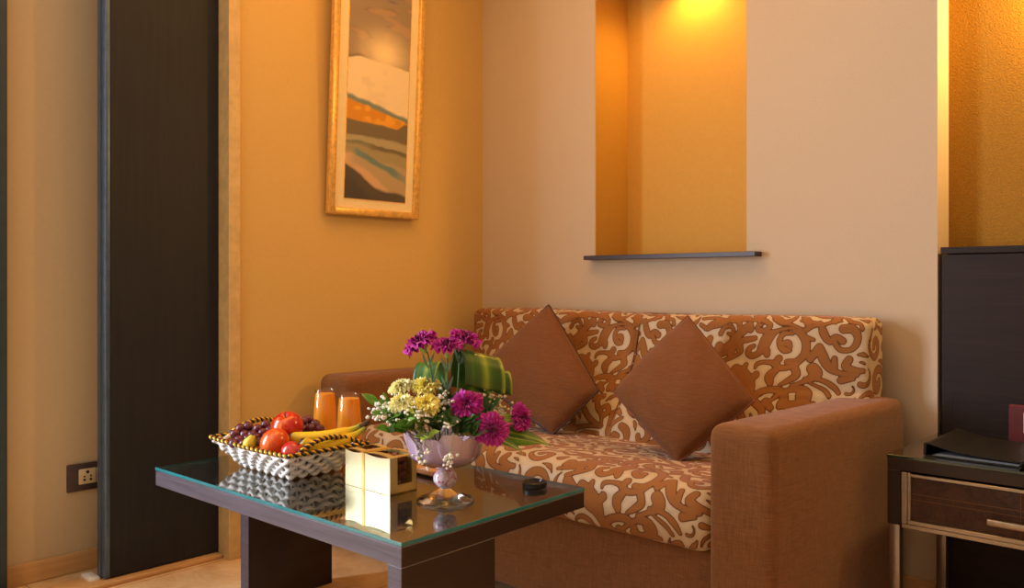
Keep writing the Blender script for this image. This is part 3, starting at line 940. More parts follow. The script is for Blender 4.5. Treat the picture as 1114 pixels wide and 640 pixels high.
def loop(k, n):
    x0, x1, y0, y1 = rect_at(k)
    rc = 0.012
    pts = []
    L = [(x0, y0, x1, y0), (x1, y0, x1, y1), (x1, y1, x0, y1), (x0, y1, x0, y0)]
    tot = 2 * (x1 - x0 + y1 - y0)
    for i in range(n):
        d = tot * i / n
        for (a, b, c_, e_) in L:
            l_ = abs(c_ - a) + abs(e_ - b)
            if d <= l_:
                pts.append((a + (c_ - a) * d / l_, b + (e_ - b) * d / l_, BZ + 0.006 + (RZ - BZ - 0.006 + rimlift(a + (c_ - a) * d / l_, 0)) * k))
                break
            d -= l_
    return pts
NL = 352
wv = M()
rows_n = 5
for r_ in range(rows_n):
    k = (r_ + 0.35) / rows_n
    pts = loop(k, NL)
    pp = []
    for i, p in enumerate(pts):
        ph = 2 * PI * 22 * i / NL + (PI if r_ % 2 else 0)
        cx, cy = (BX0 + BX1) / 2, (BY0 + BY1) / 2
        d = Vector((p[0] - cx, p[1] - cy, 0)).normalized()
        pp.append(Vector(p) + Vector((0, 0, 0.0050 * math.sin(ph))) + d * 0.0015 * math.cos(ph))
    wv.tube(pp, 0.0063, 7, closed=True)
obj('weave', wv, MT['straw'], bk, ang=80)
sk_ = M()
NS = 52
lo, hi = loop(0.0, NL), loop(0.96, NL)
for s_ in range(NS):
    i = int(NL * (s_ + 0.25) / NS)
    sk_.tube([Vector(lo[i]), Vector(lo[i]).lerp(Vector(hi[i]), 0.5), Vector(hi[i])], 0.0030, 6)
obj('stakes', sk_, MT['straw'], bk)
ln = M()
def inset(pts, d):
    cx, cy = (BX0 + BX1) / 2, (BY0 + BY1) / 2
    return [(p[0] + (cx - p[0]) * d, p[1] + (cy - p[1]) * d, p[2]) for p in pts]
A, B_ = inset(loop(0.0, NL), 0.03), inset(loop(0.93, NL), 0.03)
ln.grid([A, B_], cv=True)
A2, B2 = inset(loop(0.0, NL), 0.045), inset(loop(0.93, NL), 0.045)
ln.grid([A2, B2], cv=True)
obj('lining', ln, MT['liner'], bk)
obj('bottom', M().box(BX0 - 0.004, BX1 + 0.004, BY0 - 0.004, BY1 + 0.004, TZ + 0.0005, TZ + 0.012, 0.003).box(BX0 - 0.012, BX1 + 0.012, BY0 - 0.008, BY1 + 0.008, TZ + 0.030, TZ + 0.036, 0.002), MT['liner'], bk)
def braid(path, closed, r=0.0034, amp=0.0031, turns=60):
    g, b = M(), M()
    n = len(path)
    for mm_, off in ((g, 0.0), (b, PI)):
        pp = []
        for i, p in enumerate(path):
            ph = 2 * PI * turns * i / n + off
            a_ = path[(i - 1) % n] if closed or i else path[0]
            b_ = path[(i + 1) % n] if closed or i < n - 1 else path[-1]
            tg = (Vector(b_) - Vector(a_)).normalized()
            u = Vector((0, 0, 1)) - tg * tg.z
            u = u.normalized() if u.length > 0.05 else Vector((1, 0, 0))
            w = tg.cross(u)
            pp.append(Vector(p) + (u * math.cos(ph) + w * math.sin(ph)) * amp)
        mm_.tube(pp, r, 6, closed=closed)
    return g, b
g, b = braid(loop(1.0, 800), True, turns=58)
rim = obj('rim_braid', b, MT['braid_black'], bk, ang=80)
obj('gold_cord', g, MT['braid_gold'], rim, ang=80)
def handle(ax, lean, q0, q1, hgt):
    n = 160
    pts = []
    for i in range(n):
        q = i / (n - 1)
        y = RY0 + (RY1 - RY0) * (q0 + (q1 - q0) * q)
        z = RZ - 0.004 + hgt * (math.sin(PI * q) ** 0.7)
        pts.append((ax + lean * math.sin(PI * q), y, z))
    g, b = braid(pts, False, r=0.0040, amp=0.0034, turns=13)
    h = obj('handle', b, MT['braid_black'], bk, ang=80)
    obj('gold_cord', g, MT['braid_gold'], h, ang=80)
handle(RX1 - 0.004, -0.010, 0.13, 0.92, 0.030)
handle(RX0 + 0.006, 0.006, 0.22, 0.97, 0.034)

# ---- fruit
def apple_mat(name, a, b_, yel):
    t = NT(name)
    f = t.noise(t.coords((60, 60, 12)), 1, 4, 0.6)
    g_ = t.noise(t.coords(), 14, 2)
    spk = t.n('ShaderNodeTexVoronoi'); spk.inputs['Scale'].default_value = 160
    t.l(t.coords(), spk.inputs['Vector'])
    col = t.ramp(t.math('ADD', t.math('MULTIPLY', f, 0.6), t.math('MULTIPLY', g_, 0.5)), [(0.40, a), (0.58, b_), (0.74, yel)])
    col = t.mix(t.math('MULTIPLY', t.math('LESS_THAN', spk.outputs['Distance'], 0.16), 0.5), col, yel)
    t.bsdf(col, 0.22, 0, 0.5, coat=0.3)
    return t.mat
MT['apple'] = apple_mat('apple_skin', c(176, 14, 22), c(206, 44, 24), c(236, 150, 60))
MT['pome'] = apple_mat('pomegranate_skin', c(206, 52, 18), c(224, 84, 26), c(240, 140, 70))
MT['apple2'] = apple_mat('dark_apple_skin', c(168, 20, 30), c(190, 40, 40), c(214, 90, 60))
MT['stalk'] = flat('stalk_brown', c(74, 50, 26), 0.8)
MT['pear'] = flat('pear_skin', c(206, 190, 50), 0.4, var=0.18, scale=25)
MT['grape'] = NT('grape_skin').mat
t = NT('grape_skin')
f = t.noise(t.coords(), 70, 3)
t.bsdf(t.ramp(f, [(0.3, c(72, 20, 34)), (0.7, c(118, 46, 62))]), 0.28, 0, 0.5, coat=0.2)
MT['grape'] = t.mat
t = NT('banana_skin')
f = t.noise(t.coords(), 30, 4)
a = t.n('ShaderNodeAttribute', attribute_name='ripe')
col = t.ramp(a.outputs['Fac'], [(0.0, c(40, 30, 18)), (0.065, c(56, 42, 22)), (0.09, c(206, 178, 40)), (0.2, c(236, 196, 36)), (0.72, c(234, 194, 38)), (0.86, c(188, 182, 60)), (0.95, c(140, 156, 66)), (1.0, c(110, 110, 52))])
mm = t.n('ShaderNodeMix', data_type='RGBA', blend_type='MULTIPLY'); mm.inputs[0].default_value = 0.5
t.l(col, mm.inputs[6]); t.l(t.ramp(f, [(0.3, (0.8, 0.75, 0.6, 1)), (0.6, (1, 1, 1, 1))]), mm.inputs[7])
t.bsdf(mm.outputs[2], 0.45, 0, 0.4)
MT['banana'] = t.mat

def apple(name, p, r, axis, mat, label, cat='apple', crown=False):
    th_ = thing(name, label, cat, p, None)
    prof = []
    n = 28
    for i in range(n + 1):
        a = PI * i / n
        rr = r * math.sin(a) * (1 + 0.06 * math.cos(a))
        z = -r * 0.92 * math.cos(a)
        if not crown:
            z -= r * 0.30 * math.exp(-(rr / (0.30 * r)) ** 2) * (1 if i > n / 2 else -0.5)
        prof.append((max(rr, 1e-4), z))
    m = M()
    m.lathe(prof, (0, 0, 0), 36, axis=axis)
    m.v = [(x + p[0], y + p[1], z + p[2]) for x, y, z in m.v]
    obj('skin', m, mat, th_, ang=80)
    ax = Vector(axis).normalized()
    base = Vector(p) + ax * r * (0.66 if not crown else 0.86)
    if crown:
        cm = M().lathe([(0.0001, 0.002), (0.009, 0), (0.0105, 0.006), (0.0125, 0.013), (0.010, 0.013), (0.006, 0.004), (0.0001, 0.004)], base, 12, axis=axis)
        obj('crown', cm, MT['stalk'], th_)
    else:
        obj('stalk', M().tube([base, base + ax * 0.008, base + ax * 0.014 + Vector((0.003, 0, 0))], [0.0014, 0.0012, 0.0016], 6), MT['stalk'], th_)
    return th_
apple('apple', at(312.5, 463.5, 2.27), 0.0425, (0.25, -0.35, 0.9), MT['apple'], 'large red apple on top of the fruit in the basket')
apple('pomegranate', at(299, 483, 2.19), 0.041, (-0.65, -0.35, 0.05), MT['pome'], 'orange red pomegranate with dark crown below the large apple', 'pomegranate', True)
apple('apple', at(319, 492, 2.115), 0.030, (0.3, 0.4, 0.8), MT['apple2'], 'small dark red apple just inside the front rim of the basket')
pc = at(272, 482.5, 2.205)
th_ = thing('pear', 'little yellow green pear beside the grapes at the front rim of the basket', 'pear', pc)
ax = Vector((0.25, 0.15, 0.9)).normalized()
m = M().lathe([(0.0001, -0.0185), (0.009, -0.0175), (0.0165, -0.010), (0.0185, -0.001), (0.0165, 0.007), (0.012, 0.013), (0.0085, 0.018), (0.006, 0.0215), (0.0001, 0.022)], pc, 28, axis=ax)
obj('skin', m, MT['pear'], th_, ang=80)
obj('stalk', M().tube([pc + ax * 0.021, pc + ax * 0.028], 0.0013, 6), MT['stalk'], th_)

gm_ = bpy.data.meshes.new('grape')
_m = M().ball((0, 0, 0), 0.0135, 20, 14, sc=(1, 1, 1.1))
gm_.from_pydata(_m.v, [], _m.f); gm_.materials.append(MT['grape'])
gm_.polygons.foreach_set('use_smooth', [True] * len(gm_.polygons)); gm_.update()
def grape_bunch(label, spots, seed):
    random.seed(seed)
    p0 = at(*spots[0])
    b = thing('grape_bunch', label, 'grapes', p0, 'dark red grapes in the basket')
    pts = []
    for s in spots:
        p = at(*s); pts.append(p)
        g = bpy.data.objects.new('grape', gm_); C.objects.link(g)
        g.parent = b; g.location = p - p0
        g.rotation_euler = (random.uniform(-1, 1), random.uniform(-1, 1), random.uniform(-3, 3))
        sc = random.uniform(0.92, 1.06); g.scale = (sc, sc, sc)
    cen = sum(pts, Vector()) / len(pts) - Vector((0, 0, 0.012))
    sm = M()
    for p in pts:
        sm.tube([cen, p], 0.0011, 5)
    obj('stem', sm, MT['stalk'], b)
gs = [(261.6, 466), (270, 464.5), (256, 472.6), (260, 479.5), (266, 473), (275, 474), (280.6, 467), (289, 462.5), (285.5, 471.6), (279, 477), (254, 482.5), (293, 469), (265.5, 484), (290, 476), (270, 478)]
grape_bunch('bunch of dark red grapes filling the left end of the basket', [(x, y, 2.245 + (482 - y) * 0.0042 + 0.0005 * (i % 3)) for i, (x, y) in enumerate(gs)], 1)
grape_bunch('few dark red grapes between the large apple and the bananas', [(330, 458.5, 2.33), (337.5, 466.5, 2.30), (348, 467, 2.30), (343, 462.5, 2.335), (336, 457, 2.355), (330, 468, 2.31)], 2)

bb = thing('banana_bunch', 'bunch of yellow bananas lying over the right end of the basket', 'bananas', at(396, 463, 2.22))
def banana(keys, rmax):
    P = [at(*k) for k in keys]
    dense = []
    n = len(P)
    for i in range(n - 1):
        p0, p1, p2, p3 = P[max(0, i - 1)], P[i], P[i + 1], P[min(n - 1, i + 2)]
        for k in range(10):
            tt = k / 10
            dense.append(0.5 * (2 * p1 + (p2 - p0) * tt + (2 * p0 - 5 * p1 + 4 * p2 - p3) * tt ** 2 + (3 * p1 - p0 - 3 * p2 + p3) * tt ** 3))
    dense.append(P[-1])
    N = len(dense)
    rad = []
    for i in range(N):
        q = i / (N - 1)
        r = rmax * (min(1, 0.42 + q * 5.5) if q < 0.105 else 1.0)
        if q > 0.60: r = rmax * (1 - 0.64 * sstep(np.array(q), 0.60, 0.92))
        rad.append(float(r))
    m = M().tube(dense, rad, 10)
    m.attr = [ (i // 10) / (N - 1) for i in range(N * 10)]
    obj('banana', m, MT['banana'], bb, attr='ripe', ang=80)
banana([(313, 477, 2.225), (330, 477, 2.22), (350, 476, 2.225), (368, 473, 2.235), (382, 468, 2.245), (395, 461.5, 2.25)], 0.0168)
banana([(326.5, 479.5, 2.150), (336, 485.0, 2.150), (352, 486, 2.165), (370, 481, 2.190), (386, 473.5, 2.22), (397, 466, 2.24)], 0.0172)
obj('stem', M().tube([at(392, 465, 2.243), at(398, 461, 2.246), at(401, 458, 2.25)], [0.0085, 0.0075, 0.006], 8), MT['stalk'], bb)

# ================================================================== JUICE GLASSES
MT['drink'] = thin_glass('drinking_glass', (1, 1, 1, 1), 0.05, 0.8, 0.0)
t = NT('orange_juice')
f = t.noise(t.coords(), 20, 2)
jc = t.ramp(f, [(0.3, c(255, 176, 40)), (0.7, c(255, 190, 60))])
bs = t.bsdf(jc, 0.25, 0, 0.4)
tl_ = t.n('ShaderNodeBsdfTranslucent'); t.l(jc, tl_.inputs[0])
mx_ = t.n('ShaderNodeMixShader'); mx_.inputs[0].default_value = 0.4
t.l(bs.outputs[0], mx_.inputs[1]); t.l(tl_.outputs[0], mx_.inputs[2]); t.l(mx_.outputs[0], t.out.inputs[0])
MT['juice'] = t.mat
def juice(px, pyt, Y, label):
    p = at_y(px, pyt, Y)
    j = thing('juice_glass', label, 'glass', (p.x, p.y, TZ), 'glasses of orange juice')
    H_ = p.z - TZ
    prof = [(0.030, 0.0005), (0.033, 0.012), (0.0355, 0.045), (0.0360, 0.085), (0.0345, 0.125), (0.0315, 0.160), (0.0290, H_)]
    pz = np.array([q[1] for q in prof]); pr = np.array([q[0] for q in prof])
    zs = np.linspace(0.0005, H_, 30)
    rs = np.interp(zs, pz, pr)
    rs = np.convolve(np.pad(rs, 2, 'edge'), np.ones(5) / 5, 'valid')
    gl = M()
    outer = [(0.0001, 0.0005)] + list(zip(rs, zs))
    inner = [(r - 0.0016, z) for r, z in zip(rs, zs) if z > 0.010][::-1] + [(0.0001, 0.011)]
    gl.lathe(outer + [(rs[-1] - 0.0008, H_ + 0.0008)] + inner, (p.x, p.y, TZ), 40)
    obj('tumbler', gl, MT['drink'], j, ang=60)
    jm = M()
    top = H_ - 0.013
    zz = np.linspace(0.0115, top, 20)
    rr = np.interp(zz, zs, rs) - 0.0020
    jm.lathe([(0.0001, 0.0115)] + list(zip(rr, zz)) + [(0.0001, top)], (p.x, p.y, TZ), 40)
    obj('juice', jm, MT['juice'], j, ang=60)
juice(353.5, 423.5, -1.25, 'tall glass of orange juice behind the apple and grapes')
juice(380, 428.5, -1.25, 'tall glass of orange juice nearer the flowers above the banana stem')

# ================================================================== FLOWER BOWL
VX, VY = 1.262, -1.388
V3 = Vector((VX, VY, TZ))
MT['bowlglass'] = thin_glass('bowl_glass', (0.96, 0.955, 0.975, 1), 0.07, 0.8, 0.0, edge=(0.80, 0.80, 0.88, 1))
t = NT('foot_glass')
t.bsdf((0.98, 0.98, 0.98, 1), 0.0, 0, 0.5, trans=1.0)
MT['footglass'] = t.mat
fb = thing('flower_bowl', 'clear stemmed glass bowl lined with lilac petals holding the flowers', 'bowl', V3)
rim_r = 0.104
prof = [(0.016, 0.074), (0.032, 0.079), (0.061, 0.089), (0.080, 0.105), (0.089, 0.130), (0.096, 0.152), (rim_r, 0.172)]
def smooth_prof(pr, n=40):
    out = []
    L = len(pr)
    for i in range(L - 1):
        p0, p1, p2, p3 = pr[max(0, i - 1)], pr[i], pr[i + 1], pr[min(L - 1, i + 2)]
        for k in range(6):
            tt = k / 6
            out.append(tuple(0.5 * (2 * p1[j] + (p2[j] - p0[j]) * tt + (2 * p0[j] - 5 * p1[j] + 4 * p2[j] - p3[j]) * tt ** 2 + (3 * p1[j] - p0[j] - 3 * p2[j] + p3[j]) * tt ** 3) for j in range(2)))
    out.append(pr[-1])
    return out
sp = smooth_prof(prof)
wall = sp + [(r - 0.0026, z + 0.0006) for r, z in sp[::-1] if z > 0.082] + [(0.0001, 0.0815)]
obj('cup', M().lathe(wall, V3, 64), MT['bowlglass'], fb, ang=60)
foot = smooth_prof([(0.0630, 0.0006), (0.0660, 0.0030), (0.0630, 0.0062), (0.046, 0.0135), (0.028, 0.020), (0.016, 0.0265), (0.0125, 0.0300)])
obj('foot', M().lathe([(0.0001, 0.0006)] + foot + [(0.0001, 0.0300)], V3, 64), MT['footglass'], fb, ang=60)
t = NT('knob_swirl')
f = t.noise(t.coords(), 55, 3, 0.5, 2.5)
col = t.ramp(f, [(0.36, c(228, 218, 226)), (0.54, c(206, 188, 200)), (0.60, c(206, 130, 140)), (0.66, c(170, 40, 56)), (0.74, c(216, 190, 200))])
t.bsdf(col, 0.12, 0, 0.6, coat=0.6)
MT['knob'] = t.mat
kn = [(0.0001, 0.029), (0.013, 0.030)] + [(max(0.0130, 0.0278 * math.sin(PI * k / 14)), 0.0525 - 0.0245 * math.cos(PI * k / 14)) for k in range(2, 13)] + [(0.0150, 0.0775), (0.0001, 0.0775)]
obj('knob', M().lathe(kn, V3, 48), MT['knob'], fb, ang=60)

t = NT('lilac_petal')
a = t.n('ShaderNodeAttribute', attribute_name='petal')
f = t.noise(t.coords((60, 60, 14)), 1, 3)
col = t.mix(a.outputs['Fac'], c(206, 170, 190), c(236, 216, 226))
t.bsdf(t.mix(t.math('MULTIPLY', f, 0.5), col, c(214, 184, 206)), 0.5, 0, 0.3)
MT['lilac'] = t.mat
random.seed(11)
for k in range(13):
    th0 = 2 * PI * k / 13 + random.uniform(-0.1, 0.1)
    lean = random.uniform(-0.35, 0.35)
    dr = 0.0055 + (k % 3) * 0.0025
    m = M()
    n = 12
    rows = []; at_ = []
    for i in range(n + 1):
        row = []
        v_ = i / n
        wdt = 0.40 * math.sin(PI * (0.12 + 0.80 * v_)) ** 0.7
        for j in range(n + 1):
            s_ = 2 * j / n - 1
            z = 0.095 + (0.062 + 0.010 * math.sin(k * 1.7)) * v_
            r = np.interp(z, [q[1] for q in sp], [q[0] for q in sp]) - dr - 0.004 * s_ * s_ * ((-1) ** k)
            thh = th0 + s_ * wdt + lean * (v_ - 0.5)
            row.append((VX + r * math.cos(thh), VY + r * math.sin(thh), TZ + z))
            at_.append(v_)
        rows.append(row)
    m.grid(rows, at=at_)
    o = obj('flower_petal', m, MT['lilac'], attr='petal', ang=80, normals=False)
    md = o.modifiers.new('thickness', 'SOLIDIFY'); md.thickness = 0.0008
    tag(o, 'pale lilac petal lining the inside of the glass flower bowl', 'petal', 'lilac petals in the glass bowl')

# ---- flowers
def petal_mat(name, a, b_, cc):
    t = NT(name)
    at_ = t.n('ShaderNodeAttribute', attribute_name='petal')
    f = t.noise(t.coords(), 90, 3)
    col = t.ramp(t.math('ADD', at_.outputs['Fac'], t.math('MULTIPLY', t.math('SUBTRACT', f, 0.5), 0.5)), [(0.1, a), (0.6, b_), (1.0, cc)])
    t.bsdf(col, 0.55, 0, 0.25, sheen=0.2)
    return t.mat
MT['magenta'] = petal_mat('magenta_petal', c(96, 2, 74), c(164, 10, 128), c(196, 40, 164))
MT['yellow'] = petal_mat('yellow_petal', c(248, 204, 48), c(255, 234, 92), c(255, 246, 150))
MT['pale'] = petal_mat('pale_yellow_petal', c(244, 226, 110), c(255, 250, 160), c(255, 255, 206))
MT['calyx'] = flat('calyx_green', c(140, 168, 82), 0.5, var=0.15)
MT['stemg'] = flat('stem_green', c(84, 118, 66), 0.5, var=0.15)
MT['bluegreen'] = flat('carnation_leaf', c(96, 134, 116), 0.5, var=0.15)
MT['leafg'] = flat('leaf_green', c(92, 146, 38), 0.4, var=0.3, scale=40)
MT['leafd'] = flat('leaf_dark_green', c(52, 90, 30), 0.4, var=0.25, scale=40)
MT['leafy'] = flat('leaf_yellow_green', c(152, 178, 46), 0.4, var=0.2, scale=40)
t = NT('striped_leaf')
a = t.n('ShaderNodeAttribute', attribute_name='across')
f = t.noise(t.coords(), 60, 2)
s_ = t.math('ADD', a.outputs['Fac'], t.math('MULTIPLY', t.math('SUBTRACT', f, 0.5), 0.02))
col = t.ramp(s_, [(0.0, c(48, 84, 24)), (0.14, c(56, 96, 26)), (0.20, c(70, 112, 28)), (0.26, c(56, 96, 26)), (0.38, c(62, 104, 26)), (0.46, c(112, 142, 34)), (0.53, c(146, 166, 42)), (0.585, c(118, 146, 36)), (0.61, c(84, 124, 30)), (0.70, c(56, 96, 24)), (0.88, c(46, 84, 22)), (0.97, c(150, 170, 60)), (1.0, c(150, 170, 60))])
t.bsdf(col, 0.32, 0, 0.5)
MT['striped'] = t.mat

def carnation_head(pos, axis, rad, height, mat, parent, seed, jag=0.13, flat_=0.0):
    rng = random.Random(seed)
    q = Vector((0, 0, 1)).rotation_difference(Vector(axis).normalized())
    m = M()
    layers = [(5, 0.30, 1.32), (7, 0.46, 1.18), (9, 0.60, 1.02), (10, 0.74, 0.84), (11, 0.85, 0.62), (12, 0.95, 0.38), (12, 1.0, 0.12)]
    for li, (n, Lf, el) in enumerate(layers):
        for k in range(n):
            th0 = 2 * PI * (k + 0.37 * li) / n + rng.uniform(-0.34, 0.34)
            L = rad * Lf * rng.uniform(0.82, 1.10)
            elv = el + rng.uniform(-0.28, 0.24) - flat_
            half = (0.50 if li > 1 else 0.8) * rng.uniform(0.9, 1.15) * (1.0 if n > 6 else 1.2)
            nu_, nv_ = 7, 11
            rows, at_ = [], []
            ph = rng.uniform(0, 6)
            for i in range(nu_):
                u = i / (nu_ - 1)
                row = []
                for j in range(nv_):
                    s = 2 * j / (nv_ - 1) - 1
                    ed = 1 - jag * (abs(math.sin(s * 9 + ph)) + 0.4 * rng.random()) * u - 0.16 * s * s * u
                    rr = L * u * ed
                    bend = elv - 0.55 * u * u * (0.4 + 0.2 * li / 3)
                    hz = rr * math.cos(bend)
                    vz = rr * math.sin(bend) * (height / rad) * 1.15
                    hz += 0.0025 * u * math.sin(s * 7 + ph)
                    vz += rad * 0.13 * u * u * math.sin(s * 8 + ph * 2) + (0.006 * (6 - li) / 6)
                    a_ = th0 + s * half * (0.35 + 0.65 * u) 
                    row.append(q @ Vector((hz * math.cos(a_), hz * math.sin(a_), vz)) + Vector(pos))
                    at_.append(0.15 + 0.75 * u + 0.1 * rng.random() - 0.25 * (li < 2))
                rows.append(row)
            m.grid(rows, at=at_)
    return obj('petals', m, mat, parent, attr='petal', ang=80, normals=False)

def carnation(label, head, axis, base, rad, height, mat, seed, group, cat='carnation', leaves=0, drop=0.022):
    """head: where the petals spring from the calyx"""
    head = Vector(head); ax = Vector(axis).normalized(); base = Vector(base)
    t_ = thing('carnation', label, cat, base, group)
    carnation_head(head, ax, rad, height, mat, t_, seed)
    cb = head - ax * drop
    obj('calyx', M().lathe([(0.0001, 0), (0.0035, 0.0), (0.0075, 0.006), (0.0088, 0.013), (0.0100, drop + 0.002), (0.0001, drop + 0.002)], cb, 12, axis=ax), MT['calyx'], t_)
    mid = cb.lerp(base, 0.5) - ax * 0.01
    pts = [cb, cb - ax * 0.012, mid, base]
    obj('stem', M().tube(smooth3(pts), 0.0021, 7), MT['stemg'], t_)
    rng = random.Random(seed)
    for k in range(leaves):
        o_ = cb.lerp(base, 0.16 + 0.2 * (k // 2))
        dirn = (RT * (0.35 if k % 2 else -0.35) + UP * 0.9).normalized()
        leaf_obj('leaf', o_, o_ + dirn * 0.040, 0.0030, RT.cross(UP), MT['bluegreen'], t_, bend=0.006)
    return t_
def smooth3(P, n=8):
    P = [Vector(p) for p in P]
    out = []
    L = len(P)
    for i in range(L - 1):
        p0, p1, p2, p3 = P[max(0, i - 1)], P[i], P[i + 1], P[min(L - 1, i + 2)]
        for k in range(n):
            tt = k / n
            out.append(0.5 * (2 * p1 + (p2 - p0) * tt + (2 * p0 - 5 * p1 + 4 * p2 - p3) * tt ** 2 + (3 * p1 - p0 - 3 * p2 + p3) * tt ** 3))
    out.append(P[-1])
    return out
def leaf_mesh(a, b, w, nrm, bend=0.01, sag=0.0, n=14, fold=0.25, shape=0.9):
    a, b = Vector(a), Vector(b)
    d = b - a
    nrm = Vector(nrm)
    side = d.cross(nrm).normalized()
    nr = side.cross(d).normalized()
    m = M(); rows = []; at_ = []
    for i in range(n + 1):
        u = i / n
        wd = w * math.sin(PI * min(1, 0.06 + 0.94 * u) ** shape) if shape < 1 else w * math.sin(PI * (0.05 + 0.95 * u))
        wd = max(wd, 0.0004)
        cpt = a + d * u + nr * bend * math.sin(PI * u) - UP * sag * u * u
        row = []
        for j in range(7):
            s = 2 * j / 6 - 1
            row.append(cpt + side * wd * s + nr * (abs(s) * wd * fold))
            at_.append((s + 1) / 2)
        rows.append(row)
    m.grid(rows, at=at_)
    return m
def leaf_obj(name, a, b, w, nrm, mat, parent=None, **kw):
    o = obj(name, leaf_mesh(a, b, w, nrm, **kw), mat, parent, attr='across', ang=80, normals=False)
    md = o.modifiers.new('thickness', 'SOLIDIFY'); md.thickness = 0.0006
    return o
def inside(dx=0, dy=0, z=0.115):
    return Vector((VX + dx, VY + dy, TZ + z))
mg, yg = 'magenta carnations in the glass bowl', 'yellow carnations in the glass bowl'
toward = -FW
carnation('magenta carnation on a tall stem, the standing one nearest the juice glasses', at(457, 373, 1.93), UP * 0.86 - RT * 0.50 - toward * 0.02, inside(-0.012, 0.0), 0.048, 0.028, MT['magenta'], 1, mg, leaves=4, drop=0.026)
carnation('magenta carnation on a tall stem, lower middle one of the standing three', at(486.5, 376, 1.915), UP * 0.98 + toward * 0.06, inside(0.004, 0.004), 0.044, 0.022, MT['magenta'], 2, mg, leaves=4, drop=0.028)
carnation('magenta carnation on a tall stem, rearmost of the standing three', at(505.5, 368, 1.985), UP * 0.92 + RT * 0.28 + toward * 0.05, inside(0.012, 0.02), 0.045, 0.022, MT['magenta'], 3, mg, leaves=2, drop=0.026)
carnation('round magenta carnation in front of the striped leaf loop', at(508, 440, 1.885), toward * 0.75 + UP * 0.55, inside(0.015, 0.0), 0.045, 0.033, MT['magenta'], 4, mg)
carnation('round magenta carnation facing out over the rim of the glass bowl', at(535, 467, 1.865), toward * 0.9 + RT * 0.12 + UP * 0.12, inside(0.03, 0.0, 0.15), 0.045, 0.030, MT['magenta'], 5, mg)
carnation('magenta carnation seen edge-on, furthest out toward the sofa seat', at(566, 455, 1.95), RT * 0.85 + toward * 0.45 + UP * 0.20, inside(0.04, 0.03, 0.15), 0.040, 0.026, MT['magenta'], 6, mg)
carnation('pale yellow carnation turned edge-on, outermost of the upper yellow pair', at(436, 421, 1.95), UP * 0.88 - RT * 0.32 + toward * 0.12, inside(-0.03, -0.02), 0.035, 0.021, MT['pale'], 7, yg)
carnation('yellow carnation at the foot of the tall magenta stem, upper middle', at(463, 420, 1.94), UP * 0.93 + toward * 0.25, inside(-0.012, -0.01), 0.039, 0.022, MT['yellow'], 8, yg)
carnation('pale yellow carnation above the white sprays, lower outer one', at(436, 438, 1.885), UP * 0.88 - RT * 0.25 + toward * 0.30, inside(-0.03, -0.02), 0.035, 0.022, MT['pale'], 9, yg)
carnation('deep yellow carnation, largest and foremost of the four yellow ones', at(463, 441, 1.87), UP * 0.90 + toward * 0.38, inside(-0.01, -0.015), 0.042, 0.025, MT['yellow'], 10, yg)

# striped leaf loops
def leaf_loop(label, cpx, cpy, d, width, height, depth, turn, lean=0.0):
    """a strap leaf bent over into a hoop; its width lies along the (turned) camera-right direction"""
    ctr = at(cpx, cpy, d)
    wdir = (RT * math.cos(turn) + FW * math.sin(turn)).normalized()
    ddir = (FW * math.cos(turn) - RT * math.sin(turn)).normalized()
    rows, at_ = [], []
    n = 40
    for i in range(n + 1):
        q = -0.62 * PI + (1.30 * PI) * i / n
        # hoop: front foot -> over the top -> down the back
        yy = math.sin(q) * depth
        zz = math.cos(q) * height
        row = []
        for j in range(17):
            s = j / 16
            row.append(ctr - wdir * 0 + wdir * (s - 0.5) * width + ddir * yy + UP * (zz - lean * (s - 0.5)))
            at_.append(s)
        rows.append(row)
    m = M().grid(rows, at=at_)
    o = obj('strap_leaf', m, MT['striped'], attr='across', ang=80, normals=False)
    md = o.modifiers.new('thickness', 'SOLIDIFY'); md.thickness = 0.0009
    return tag(o, label, 'leaf', 'striped strap leaves in the glass bowl')
leaf_loop('broad green and yellow striped leaf bent into a large loop behind the magenta flowers', 520, 412, 1.985, 0.104, 0.060, 0.040, 0.50, 0.026)
leaf_loop('narrower striped leaf loop standing behind the yellow flowers', 468, 415, 2.02, 0.062, 0.046, 0.030, -0.35, -0.004)
leaf_loop('small dark leaf loop peeking past the end of the large striped loop', 541, 420, 2.045, 0.058, 0.040, 0.030, 0.3, 0.012)
def strap(label, a, b, w, mat, bend=0.012, sag=0.01, nrm=None):
    o = leaf_obj('strap_leaf', a, b, w, nrm or (UP * 0.8 + toward * 0.6), mat, bend=bend, sag=sag, n=20, fold=0.18)
    return tag(o, label, 'leaf', 'striped strap leaves in the glass bowl')
strap('long striped leaf reaching out past the edge-on magenta flower', at(520, 468, 1.93), at(600, 481, 1.96), 0.021, MT['striped'])
strap('striped leaf pointing down over the rim beside the facing magenta flower', at(520, 476, 1.90), at(569, 488, 1.90), 0.014, MT['striped'])
strap('dark leaf tip rising behind the edge-on magenta flower', at(508, 470, 1.95), at(592, 478, 2.02), 0.022, MT['leafg'], nrm=UP * 0.3 + toward)
strap('short yellow green leaf between the two outer magenta flowers', at(518, 468, 1.93), at(566, 448, 1.95), 0.014, MT['leafy'], nrm=UP * 0.3 + toward)

